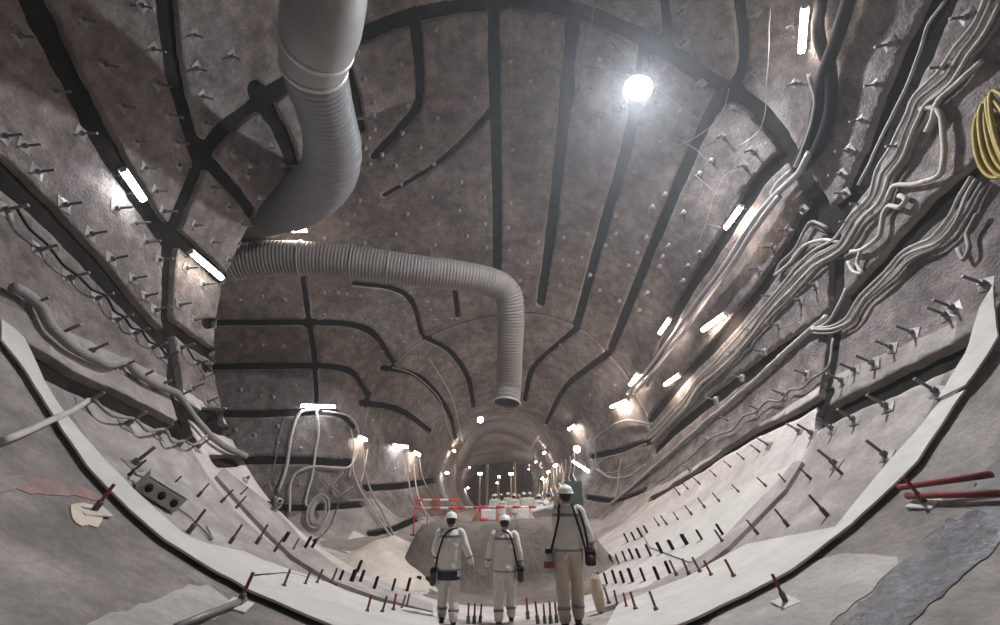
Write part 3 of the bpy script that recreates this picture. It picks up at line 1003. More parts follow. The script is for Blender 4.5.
# twin pipes with elbow
cable('service_pipe', [(822,150),(812,170),(795,185),(776,203),(752,235),(730,268),(700,305),(675,340),(650,372),(632,392)], .085, M['pipe'], 'grey pipe of the twin run along the cable wall, with bent elbow end', 'pipe', off=.32, n=12)
cable('service_pipe', [(790,195),(764,228),(742,260),(712,300),(687,335),(660,368),(640,392)], .085, M['pipe'], 'grey pipe of the twin run along the cable wall, straight', 'pipe', off=.32, n=12)
cable('service_pipe', [(800,170),(788,180),(780,192),(785,198)], .06, M['pipe'], 'short pipe stub beside the pipe elbow', 'pipe', off=.28, n=10)
# black hoses
cable('black_hose', [(862,-10),(857,0),(845,38),(832,75),(826,110),(818,140),(806,165)], .14, M['black'], 'thick black hose beside the upright tube lamp, longer one', 'hose', off=.25, n=12)
cable('black_hose', [(829,-10),(825,20),(828,42),(836,62),(839,95),(834,125),(822,152),(812,165)], .13, M['black'], 'thick black hose beside the upright tube lamp, shorter one', 'hose', off=.2, n=12)
cable('grey_hose', [(822,70),(828,100),(818,140),(808,165)], .05, M['cable2'], 'grey hose between the two black hoses', 'hose', off=.35)
cable('thin_cable', [(948,0),(930,25),(922,55),(905,95),(890,125),(875,155),(860,185)], .03, M['cable'], 'thin pale cable along the edge of the dark joint', off=.06)
cable('thin_cable', [(785,0),(783,50),(780,110),(770,130),(752,142)], .012, M['wire'], 'thin pale wire hanging from the roof near the cable wall', off=.5)
for (i, pts) in enumerate([[(745,168),(733,172),(722,190),(712,222)], [(712,222),(705,240)], [(712,222),(728,226)], [(722,190),(700,172)]]):
    cable('suspension_wire', pts, .008, M['wire'], 'fine suspension wire beside the tube lamp by the pipe elbow', 'wire', off=.3, n=5, group='fine wires by the pipe elbow lamp')
for (i, pts) in enumerate([[(510,0),(512,60),(512,100)], [(597,0),(590,40),(584,70),(583,90)], [(665,150),(700,135),(725,115),(735,85)], [(680,135),(705,150),(715,165)]]):
    cable('roof_wire', pts, .007, M['wire'], 'fine wire stretched under the vault roof near the floodlight', 'wire', off=.25, n=5, group='fine roof wires')
# yellow hose coil: loops hanging on the wall
p0, n0 = on_n(1007, 138)
ro = empty('hose_coil', p0)
vx = Vector((0, 0, 1)).cross(n0).normalized(); vz = n0.cross(vx)
for i in range(8):
    pts = []
    a0, b0 = .13 + .05 * (i % 3), .60 + .03 * i
    for k in range(33):
        a = 2 * math.pi * k / 32
        pts.append(vx * (a0 * math.sin(a) * (1 - .25 * math.cos(a)) + .05 * math.sin(i * 2.1)) + vz * (b0 * math.cos(a) - .02 * i) + n0 * (.1 + .03 * i) + vx * .06 * (i - 3))
    MB().tube(pts, .034, 7).build('hose_loop', M['yellow'], ro)
tag(ro, 'yellow hose coiled in long loops, hung on the cable wall', 'hose')
# side wall: thick hose, thin catenaries, grey hose
cable('grey_hose', [(0,291),(18,300),(32,312),(42,332),(60,350),(80,360),(98,368),(112,366),(119,365),(130,375),(150,388),(172,397)], .075, M['cable2'], 'thick grey hose sagging along the bolted wall above the lower dark joint', 'hose', off=.14, n=9)
cable('grey_hose', [(170,396),(180,408),(192,424),(205,440),(222,452),(240,460)], .07, M['cable2'], 'thick hose running round the corner of the bolted wall', 'hose', off=.14, n=9)
cable('grey_hose', [(-5,447),(20,437),(45,425),(65,415),(82,404)], .045, M['cable'], 'pale hose lying over the light edge strip to the first pin', 'hose', off=.1)
def drape(stops, sag, r, m, label):
    pts = []
    for a, b in zip(stops, stops[1:]):
        pts.append(a)
        pts.append(((a[0] + b[0]) / 2 - sag * .3, (a[1] + b[1]) / 2 + sag))
    pts.append(stops[-1])
    return cable('draped_cable', pts, r, m, label, off=.16)
drape([(5,208),(38,248),(69,278),(97,298),(116,320),(133,334),(151,348),(166,357)], 4, .022, M['black'], 'thin dark cable draped bolt to bolt under the upper dark joint')
drape([(180,350),(196,364),(216,373)], 4, .02, M['black'], 'thin dark cable draped past the corner joint')
drape([(83,405),(125,425),(156,435),(177,446),(200,440)], 7, .026, M['cable2'], 'thin grey cable draped pin to pin below the lower dark joint')
drape([(205,403),(225,412)], 3, .02, M['cable2'], 'short thin cable draped at the corner of the bolted wall')
# side bay hoses
BH = [([(318,410),(302,412),(294,424),(290,450),(284,480),(276,500),(272,512)], .10, 'cable', 'thick pale hose hanging from the bay tube lamp down to the floor'),
      ([(316,412),(318,430),(314,460),(309,490),(306,506),(312,512)], .07, 'cable', 'pale hose hanging straight beside the steel ladder cable'),
      ([(322,412),(345,416),(355,432),(352,460),(342,471),(318,469),(298,474),(291,490),(290,516)], .07, 'cable', 'pale hose looping over and back across the bay wall'),
      ([(286,418),(280,440),(274,470),(266,495)], .03, 'cable2', 'thin grey cable hanging on the bay wall'),
      ([(340,475),(330,490),(335,500),(350,490)], .05, 'cable2', 'grey hose sagging in a half loop on the bay wall'),
      ([(316,475),(325,488),(338,497)], .04, 'cable2', 'grey hose crossing the half loop on the bay wall'),
      ([(343,492),(337,510),(330,528),(320,540),(308,548)], .03, 'rust', 'reddish thin cable falling from the bay corner to the coil'),
      ([(348,430),(352,450),(350,470),(356,490),(372,515),(385,535),(394,548)], .06, 'cable', 'pale cable running down the bay corner to the sand'),
      ([(357,438),(360,460),(362,480),(372,505),(384,525),(392,542)], .06, 'cable2', 'grey cable running down the bay corner to the sand'),
      ([(365,450),(362,470),(358,485)], .04, 'cable', 'short bright cable at the bay corner, outer'),
      ([(353,446),(349,468),(346,480)], .04, 'cable', 'short bright cable at the bay corner, inner'),
      ([(402,452),(404,470),(406,490),(412,510),(420,525)], .05, 'cable2', 'grey cable hanging behind the panels over the barrier'),
      ([(410,452),(412,470),(415,495),(424,515),(432,525)], .05, 'cable', 'pale cable hanging behind the panels over the barrier'),
      ([(416,456),(418,475),(424,490)], .05, 'cable', 'short pale cable hanging over the barrier'),
      ([(427,356),(440,376),(452,400),(458,430),(463,446)], .035, 'cable', 'white cable trailing along the tapering tunnel roof'),
      ([(390,366),(410,372),(430,388),(440,402),(447,428),(452,440)], .03, 'cable', 'thin white cable along the joint of the tapering tunnel'),
      ([(598,440),(600,465),(610,475),(630,470),(648,455)], .05, 'cable2', 'cable sagging across the far wall beside the cabinet, upper'),
      ([(600,470),(615,480),(635,478),(650,468)], .05, 'cable', 'cable sagging across the far wall beside the cabinet, lower'),
      ([(655,425),(630,420),(610,428),(595,440)], .07, 'cable2', 'grey pipe bending round into the tapering tunnel, upper'),
      ([(650,445),(625,455),(607,460),(596,476)], .06, 'cable2', 'cable along the dark joint beside the cabinet'),
      ([(625,460),(622,485),(618,505)], .04, 'cable2', 'short cable hanging beside the cabinet')]
for k, (pts, r, m, lb) in enumerate(BH):
    cable('hanging_hose' if r > .045 else 'hanging_cable', pts, r * .72, M[m], lb, 'hose' if r > .045 else 'cable', off=.16 + .05 * (k % 3), seed=40 + k)
# tangle under the small lamps over the mouth
for k in range(9):
    x = 541 + k * 4.6
    y = 478 - k * 3.2
    cable('hanging_cable', [(x, y), (x + 1, y + 12), (x - 1, y + 22), (x + 2, y + 30)], .05, M['cable'], 'bright pale cable hanging in the rack above the workers, one of a row', off=.25, seed=80 + k, group='row of bright hanging cables')
# white coil on the bay floor
p0, n0 = on_n(317, 528)
ro = empty('cable_coil', p0)
for i in range(6):
    pts = []
    for k in range(29):
        a = 2 * math.pi * k / 28
        pts.append(Vector(((.20 + .045 * i) * math.cos(a), -.04 * (i % 3) - .1 + .12 * math.sin(a), .62 + (.36 + .05 * i) * math.sin(a))))
    MB().tube(pts, .028, 7).build('coil_loop', M['cable'], ro)
tag(ro, 'white cable coil standing against the bay wall by the floor', 'cable coil')
#@@FLOOR
# ------------------------------------------------------------------ things lying on the invert
from mathutils.geometry import delaunay_2d_cdt
def patch(name, poly, material, th_, lift=0.0, step=12.0, parent=None, curl=None):
    ragged = lift < 0
    lift = max(lift, .02) if lift >= 0 else -lift
    """sheet with thickness laid on the lining under a pixel outline"""
    out = densify(poly + [poly[0]], step)[:-1]
    if ragged:
        out = [(p[0] + 5 * noise.noise(Vector((p[0] * .06, p[1] * .06, 3))) + 2 * noise.noise(Vector((p[0] * .3, p[1] * .3, 5))), p[1] + 5 * noise.noise(Vector((p[0] * .06, p[1] * .06, 9))) + 2 * noise.noise(Vector((p[0] * .3, p[1] * .3, 8)))) for p in out]
    xs = [p[0] for p in out]; yy = [p[1] for p in out]
    def inside(x, y):
        c = False
        j = len(out) - 1
        for i in range(len(out)):
            if (out[i][1] > y) != (out[j][1] > y) and x < (out[j][0] - out[i][0]) * (y - out[i][1]) / (out[j][1] - out[i][1]) + out[i][0]:
                c = not c
            j = i
        return c
    vin = list(out)
    gx = min(xs) + step / 2
    while gx < max(xs):
        gy = min(yy) + step / 2
        while gy < max(yy):
            if inside(gx, gy) and min((gx - a) ** 2 + (gy - b) ** 2 for a, b in out) > (step * .5) ** 2:
                vin.append((gx, gy))
            gy += step
        gx += step
    res = delaunay_2d_cdt([Vector(p) for p in vin], [], [list(range(len(out)))], 1, 1e-4)
    vs2, tris = res[0], res[2]
    top, bot = [], []
    for v in vs2:
        l = lift + (curl(v.x, v.y) if curl else 0.0)
        top.append(on(v.x, v.y, l + th_)); bot.append(on(v.x, v.y, l if lift > .03 else -.05))
    nn = len(top)
    ed = {}
    faces = []
    for t in tris:
        t = tuple(t)
        faces.append(t)
        faces.append(tuple(i + nn for i in reversed(t)))
        for a, b in zip(t, t[1:] + t[:1]):
            ed[(a, b)] = 1
    for (a, b) in list(ed):
        if (b, a) not in ed:
            faces.append((b, a, a + nn, b + nn))
    o = mesh_obj(name, top + bot, faces, material, parent)
    o.data.polygons.foreach_set('use_smooth', [i < 2 * len(tris) for i in range(len(faces))])
    rim = set()
    for (a, b) in ed:
        if (b, a) not in ed:
            rim.add((min(a, b), max(a, b))); rim.add((min(a, b) + nn, max(a, b) + nn))
    for e in o.data.edges:
        k = (min(e.vertices), max(e.vertices))
        if k in rim:
            e.use_edge_sharp = True
    return o
def on_floor(o, label, cat, group=None):
    return tag(o, label, cat, group)

LS = [(-6,322),(8,332),(18,341),(30,365),(50,403),(75,438),(100,466),(125,492),(151,516),(180,540),(203,549),(240,556),(262,566),(285,574),(316,584),(345,596),(380,608),(430,618),(440,634),(330,634),(290,617),(262,604),(245,597),(228,586),(212,578),(160,546),(123,515),(100,492),(80,470),(55,435),(25,380),(-6,343)]
tag(patch('protective_sheet', LS, M['strip'], .025, .06, 9), 'light curved edge strip on the invert under the bolted wall, its near edge lifted', 'sheet')
RS = [(1006,290),(990,312),(973,356),(946,403),(975,391),(1006,340)]
tag(patch('protective_sheet', RS, M['strip'], .025, .10, 9), 'short upper strip of the light sheet edge under the cable wall', 'sheet')
RS2 = [(946,404),(920,438),(896,465),(872,495),(840,533),(800,540),(750,549),(715,567),(690,581),(653,596),(620,610),(608,634),(680,634),(700,626),(750,602),(796,576),(857,530),(901,489),(924,466),(972,394)]
tag(patch('protective_sheet', RS2, M['strip'], .025, .06, 9), 'long light sheet edge under the cable wall, lifted over a dark gap', 'sheet')
tag(patch('protective_sheet', [(640,527),(666,516),(700,505),(735,490),(760,478),(797,465),(790,477),(774,497),(750,526),(717,553),(690,563),(650,548)], M['strip'], .015, .01, 8), 'pale sheet with rows of black stubs below the cable wall', 'sheet')
tag(patch('protective_sheet', [(340,550),(354,531),(375,541),(400,552),(428,560),(438,594),(420,586),(385,571),(352,556)], M['sheet'], .015, .01, 8), 'pale pinkish sheet on the floor of the side bay before the sand', 'sheet')
tag(patch('floor_rib', [(222,470),(250,492),(274,512),(300,543),(340,573),(390,594),(432,608),(432,616),(385,604),(330,584),(290,560),(262,532),(240,508),(214,478)], M['invert'], .05, .0, 8), 'low concrete rib crossing the invert from the bay corner', 'rib')
tag(patch('floor_rib', [(600,605),(650,590),(690,568),(722,545),(752,513),(780,485),(798,462),(805,464),(788,492),(759,522),(729,552),(695,577),(654,598),(600,614)], M['invert'], .05, .0, 8), 'low concrete rib crossing the invert below the cable wall', 'rib')
tag(patch('plaster_patch', [(70,507),(84,504),(96,507),(104,520),(98,528),(88,527),(80,529),(73,519)], M['sand'], .006, -.008, 6), 'small cream plaster patch under the red pin by the light strip', 'patch')
tag(patch('shotcrete_patch', [(80,630),(110,612),(150,605),(190,585),(215,590),(238,604),(215,618),(170,630)], M['rawlight'], .004, -.003, 8), 'pale smooth patch beneath the light strip near the steel tube', 'patch')
tag(patch('shotcrete_patch', [(700,632),(720,612),(780,570),(815,560),(848,552),(895,556),(898,566),(870,590),(845,612),(820,632)], M['rawlight'], .004, -.003, 8), 'pale smooth patch between the sheet edge and the wet runnel', 'patch')
tag(patch('dust_stain', [(-5,470),(20,474),(60,480),(95,492),(100,500),(75,497),(40,494),(-5,490)], mat('red_dust', (0.27, 0.165, 0.145), .9, var=.3, scale=4, col2=(0.26, 0.215, 0.195), scale2=3), .002, -.006, 7), 'faint red dust stain on the invert beside the red pin', 'stain')
# wet runnel
wet = mat('wet_runnel', (0.06, 0.06, 0.068), 0.17, var=0.8, scale=9.0, bump=1.0, bscale=24.0, spec=1.0, coat=0.0, col2=(0.11, 0.11, 0.12), scale2=2.5)
tag(patch('water_runnel', [(838,632),(866,600),(895,568),(925,538),(948,520),(975,512),(1006,518),(1006,540),(975,566),(940,596),(905,630)], wet, .004, -.004, 7), 'shiny wet runnel of water down the invert beside the red bars', 'water')
dk = mat('damp_concrete', (0.10, 0.094, 0.09), 0.5, var=0.3, scale=2.0, bump=0.5, bscale=8)
tag(patch('damp_patch', [(1006,455),(985,470),(972,490),(965,510),(975,512),(1006,518)], dk, .003, -.003, 7), 'dark damp patch on the invert above the wet runnel', 'patch')
# red bars on the invert
def bar(name, a, b, r, m, label, cat, off=.08, n=9, group=None):
    p, q = on(*a, off), on(*b, off)
    o = MB().tube([Vector((0, 0, 0)), q - p], r, n).build(name, m)
    o.location = p
    return tag(o, label, cat, group)
bar('steel_bar', (911,499), (1008,489), .035, M['red'], 'dull red steel bar lying above the wet runnel, upper', 'bar', .16)
bar('steel_bar', (913,502), (1008,501), .035, M['red'], 'dull red steel bar lying above the wet runnel, lower', 'bar', .08)
bar('steel_tube', (172,634), (242,604), .035, M['steel'], 'dark steel tube lying against a red pin on the invert', 'pipe', .05)
# junction box
p, n = on_n(153, 500)
rt = empty('junction_box', p)
t = (on(175, 512) - on(133, 487)).normalized()
rt.rotation_euler = frame_from(n, t).to_euler()
MB().box((0, 0, .13), (.62, .30, .24), bev=.02).build('box_body', M['galv'], rt, False)
MB().box((0, 0, .257), (.64, .32, .02), bev=.006).build('lid', M['pipe'], rt, False)
for k in range(3):
    MB().tube([(-.2 + .2 * k, -.148, .13), (-.2 + .2 * k, -.19, .13)], .05, 12).build('socket', M['black'], rt)
tag(rt, 'grey metal junction box with round sockets lying on the invert', 'box')
cable('thin_cable', [(133,470),(128,480),(138,484),(140,492)], .018, M['cable2'], 'thin cable curling from a pin to the junction box', off=.1)
cable('thin_cable', [(172,508),(190,520),(205,535),(211,541),(205,528)], .014, M['cable2'], 'thin cable trailing from the junction box', off=.03)
cable('crack_seam', [(250,582),(270,580),(288,579),(300,582),(316,585),(335,590)], .022, M['black'], 'black tube drawn as the dark crack along the sheet joint by the red pins', off=.07)  # the dark of the crack is put in as a black tube
cable('thin_cable', [(700,572),(712,567),(724,569),(732,573)], .025, M['black'], 'short black cable end lying by the red pins', off=.04)

# mud bank, deck and sand in front of the tunnel
def hfield(name, xs, ysv, fn, material, smooth=True):
    v, f = [], []
    for y in ysv:
        for x in xs:
            v.append((x, y, fn(x, y)))
    nx = len(xs)
    for i in range(len(ysv) - 1):
        for j in range(nx - 1):
            f.append((i * nx + j, i * nx + j + 1, (i + 1) * nx + j + 1, (i + 1) * nx + j))
    return mesh_obj(name, v, f, material, None, smooth)
def sstep(a, b, x):
    t = min(1, max(0, (x - a) / (b - a)))
    return t * t * (3 - 2 * t)
DECK = -1.38
def bank(x, y):
    fl = floor_z(max(-6.5, min(6.5, x)), y)
    nz = .07 * noise.noise(Vector((x * .9, y * .9, 0))) + .03 * noise.noise(Vector((x * 3, y * 3, 1)))
    y0 = 13.3 + .10 * x * x * .3 - .25 * math.sin(x * .9)
    top = -.62 + .05 * math.sin(x * 1.3) - (.35 * sstep(-1.9, -3.4, x))
    rise = sstep(y0, y0 + .55, y)
    back = sstep(16.0, 19.5, y)
    z = top * (1 - back) + DECK * back + H
    z = fl + .03 + (z - fl - .03) * rise
    edge = sstep(2.2, 3.2, -x) if x < 0 else sstep(2.3, 3.6, x)
    toe = sstep(10.3, 11.5, y)
    z = z - .12 * (1 - toe) - (z - fl + .1) * edge
    sk = sstep(1.6, 3.0, abs(x - .3)) * (1 - rise)
    return z + nz * rise - .10 * sk
tag(hfield('mud_bank', [(-3.6 + .15 * i) for i in range(52)], [10.3 + .12 * i for i in range(76)], bank, M['mud']), 'brown mud bank rising behind the three walkers to the barrier', 'mud bank')
structure(hfield('floor_deck', [(-7 + .5 * i) for i in range(29)], [17.2 + .6 * i for i in range(88)], lambda x, y: (floor_z(max(-7, min(7, x * .98)), y) - .08) * (1 - sstep(17.4, 20.0, y)) + (DECK + H) * sstep(17.4, 20.0, y) + .04 * noise.noise(Vector((x * .8, y * .8, 0))), M['deck']), 'muddy tunnel floor beyond the bank')
def sand(x, y):
    d = math.hypot((x + 3.2) / 2.1, (y - 15.0) / 2.2)
    h = 1.5 * max(0, 1 - d) ** 1.0 * (1 - .25 * max(0, 1 - d)) 
    return floor_z(x, y) - .06 + h * (1 + .12 * noise.noise(Vector((x * 2, y * 2, 0)))) - .25 * sstep(.9, 1.1, d)
tag(hfield('sand_pile', [(-5.9 + .15 * i) for i in range(33)], [13.0 + .15 * i for i in range(32)], sand, M['sand']), 'cream sand pile spilling down beside the mud bank', 'sand pile')
def heap(x, y):
    d = math.hypot((x + .75) / 1.2, (y - 31) / 1.6)
    return DECK + H - .05 + .9 * max(0, 1 - d * d) * (1 + .15 * noise.noise(Vector((x * 2, y * 2, 0))))
tag(hfield('earth_heap', [(-2.2 + .15 * i) for i in range(20)], [29.2 + .2 * i for i in range(19)], heap, mat('orange_earth', (0.38, 0.22, 0.14), .9, var=.2, bump=.6)), 'orange brown earth heap behind the barrier', 'heap')

# barriers
def barrier(px0, px1, rows, Y, posts, label):
    zb = DECK + H
    a, b = at(px0, 508, Y), at(px1, 508, Y)
    root = empty('safety_barrier', Vector((a.x, Y, zb)))
    for px in posts:
        x = at(px, 508, Y).x - a.x
        ztop = max(at(px, r, Y).z for r in rows) - zb + .08
        MB().tube([(x, 0, 0), (x, 0, ztop)], .022, 8).build('post', M['redtape'], root)
        MB().tube([(x, 0, 0), (x, 0, .04)], [.16, .14], 12).build('base', M['black'], root)
    for r in rows:
        z = at(px0, r, Y).z - zb
        n = max(4, int(abs(b.x - a.x) / .33))
        rail = MB().tube([(0, 0, z), (b.x - a.x, 0, z)], .045, 8).build('rail', M['whitetape'], root)
        for k in range(0, n, 2):
            w = (b.x - a.x) / n
            MB().tube([(k * w, 0, z), ((k + 1) * w, 0, z)], .052, 8).build('red_band', M['redtape'], rail)
    return tag(root, label, 'barrier')
barrier(414, 457, (500, 508), 20.4, (415, 428, 442, 456), 'red and white striped barrier under the tube lamp beside the pale cables')
barrier(457, 498, (507.5,), 20.0, (458, 476, 497), 'red and white striped barrier rail in front of the earth heap')
barrier(480, 545, (522.3 - 2.8, 507), 19.6, (481, 508, 530, 545), 'double red and white barrier in front of the crowd in white')
def white_block(px, Y, w, h, label):
    p = at(px, 508, Y)
    r = empty('white_block', Vector((p.x, Y, DECK + H)))
    MB().box((0, 0, h / 2), (w, .35, h), bev=.03).build('block_body', M['whitetape'], r, False)
    MB().box((0, 0, h + .03), (w * .6, .2, .06), bev=.02).build('cap', M['whitetape'], r, False)
    for k in (-1, 1):
        MB().box((k * w * .22, -.18, h * .5), (w * .3, .02, h * .6), bev=.008).build('recess_panel', M['helmet'], r, False)
    return tag(r, label, 'barrier')
white_block(488, 20.6, .62, .98, 'white plastic barrier block behind the striped rail, by the crowd')
white_block(526, 20.6, .72, 1.02, 'wider white plastic barrier block beside the person in yellow')
# lamp posts in the tunnel
def lamp_post(px, ytop, Y, label):
    p = at(px, ytop, Y)
    r = empty('lamp_post', Vector((p.x, Y, DECK + H)))
    hgt = p.z - DECK - H
    MB().tube([(0, 0, 0), (0, 0, hgt)], .06, 8).build('post', M['timber'], r)
    MB().box((0, -.12, hgt), (.34, .2, .2), bev=.03).build('lamp_head', M['lamp'], r, False)
    MB().box((0, -.235, hgt), (.28, .03, .15)).build('lens', M['tube'], r, False)
    return tag(r, label, 'lamp')
lamp_post(480, 474, 34, 'lamp on a timber post over the earth heap')
lamp_post(511, 474, 36, 'lamp on a timber post behind the crowd in white')
lamp_post(499, 477, 52, 'faint lamp post deepest in the tunnel, taller')
lamp_post(497.5, 483, 60, 'faint lamp post deepest in the tunnel, shorter')
for (px, Y, h, lb) in ((487, 33, 4.2, 'bare timber prop beside the earth heap lamp'), (515, 35, 4.0, 'bare timber prop beside the crowd lamp')):
    p = at(px, 490, Y)
    r = empty('timber_prop', Vector((p.x, Y, DECK + H)))
    MB().tube([(0, 0, 0), (0, 0, h)], .09, 8).build('prop', M['timber'], r)
    MB().box((0, 0, h + .04), (.4, .2, .08), bev=.01).build('head_plate', M['steel'], r, False)
    tag(r, lb, 'prop')
# dark cabinet
r = empty('cabinet', Vector((3.2, 20.9, DECK + H)))
MB().box((0, 0, 1.05), (.75, .5, 2.1), bev=.02).build('body', M['cabinet'], r, False)
for k in (-1, 1):
    d = MB().box((k * .185, -.26, 1.05), (.35, .03, 1.95), bev=.008).build('door', M['cabinet'], r, False)
    MB().box((k * .05, -.285, 1.05), (.03, .03, .16), bev=.006).build('handle', M['steel'], d, False)
tag(r, 'dark green cabinet under the small floodlight beside the walkers', 'cabinet')
#@@PEOPLE
# ------------------------------------------------------------------ people
def remesh(mb, voxel, smooth_it=4):
    me = bpy.data.meshes.new('tmp')
    me.from_pydata([tuple(v) for v in mb.v], [], mb.f)
    o = bpy.data.objects.new('tmp', me)
    COL.objects.link(o)
    m = o.modifiers.new('r', 'REMESH')
    m.mode = 'VOXEL'
    m.voxel_size = voxel
    sm = o.modifiers.new('s', 'SMOOTH')
    sm.iterations = smooth_it
    sm.factor = .5
    dg = bpy.context.evaluated_depsgraph_get()
    out = bpy.data.meshes.new_from_object(o.evaluated_get(dg))
    bpy.data.objects.remove(o)
    bpy.data.meshes.remove(me)
    out.polygons.foreach_set('use_smooth', [True] * len(out.polygons))
    return out

def limb(mb, pts, rad, n=12):
    """tapered limb with round ends and joints"""
    P = [Vector(p) for p in pts]
    for i in range(len(P) - 1):
        mb.tube([P[i], P[i].lerp(P[i + 1], .5), P[i + 1]], [rad[i][0], (rad[i][0] + rad[i][1]) / 2 * 1.02, rad[i][1]], n)
    for i, p in enumerate(P):
        r = rad[i][0] if i < len(rad) else rad[-1][1]
        mb.ball(p, r, n, 8)

def hand(mb, wrist, fore, side, sc=1.0):
    """palm, four bent fingers and a thumb, hanging along the forearm direction"""
    d = fore.normalized()
    inn = Vector((-side, 0, 0))
    inn = (inn - d * inn.dot(d)).normalized()
    fwd = d.cross(inn) * side
    if fwd.y < 0:
        fwd = -fwd
    palm = wrist + d * .05
    mb.tube([wrist, wrist + d * .03, wrist + d * .085], [.028, .033, .036], 8)
    mb.ball(wrist + d * .06, .04, 8, 6, (.7, 1, 1))
    for k, ln in enumerate((.066, .076, .070, .054)):
        b = wrist + d * .085 + fwd * (.030 - .02 * k)
        k1 = b + d * ln * .45 + inn * .006
        k2 = k1 + (d * .8 + inn * .6).normalized() * ln * .4
        k3 = k2 + (d * .35 + inn * .95).normalized() * ln * .3
        mb.tube([b - d * .02, k1, k2, k3], [.0095, .0095, .009, .0075], 7)
    tb = wrist + d * .035 + fwd * .03
    t1 = tb + (fwd * .8 + d * .6 + inn * .3).normalized() * .035
    t2 = t1 + (fwd * .3 + d * .9 + inn * .4).normalized() * .03
    mb.tube([tb - fwd * .015, t1, t2], [.013, .011, .009], 7)

POSE = dict(lhip=(-.10, 0, .93), lknee=(-.11, .03, .51), lank=(-.11, -.02, .09),
            rhip=(.10, 0, .93), rknee=(.11, .03, .51), rank=(.11, -.02, .09),
            lsh=(-.185, 0, 1.40), lelb=(-.25, -.02, 1.12), lwr=(-.26, .08, .88),
            rsh=(.185, 0, 1.40), relb=(.25, -.02, 1.12), rwr=(.26, .08, .88), lean=0.0, hips=(0, 0))

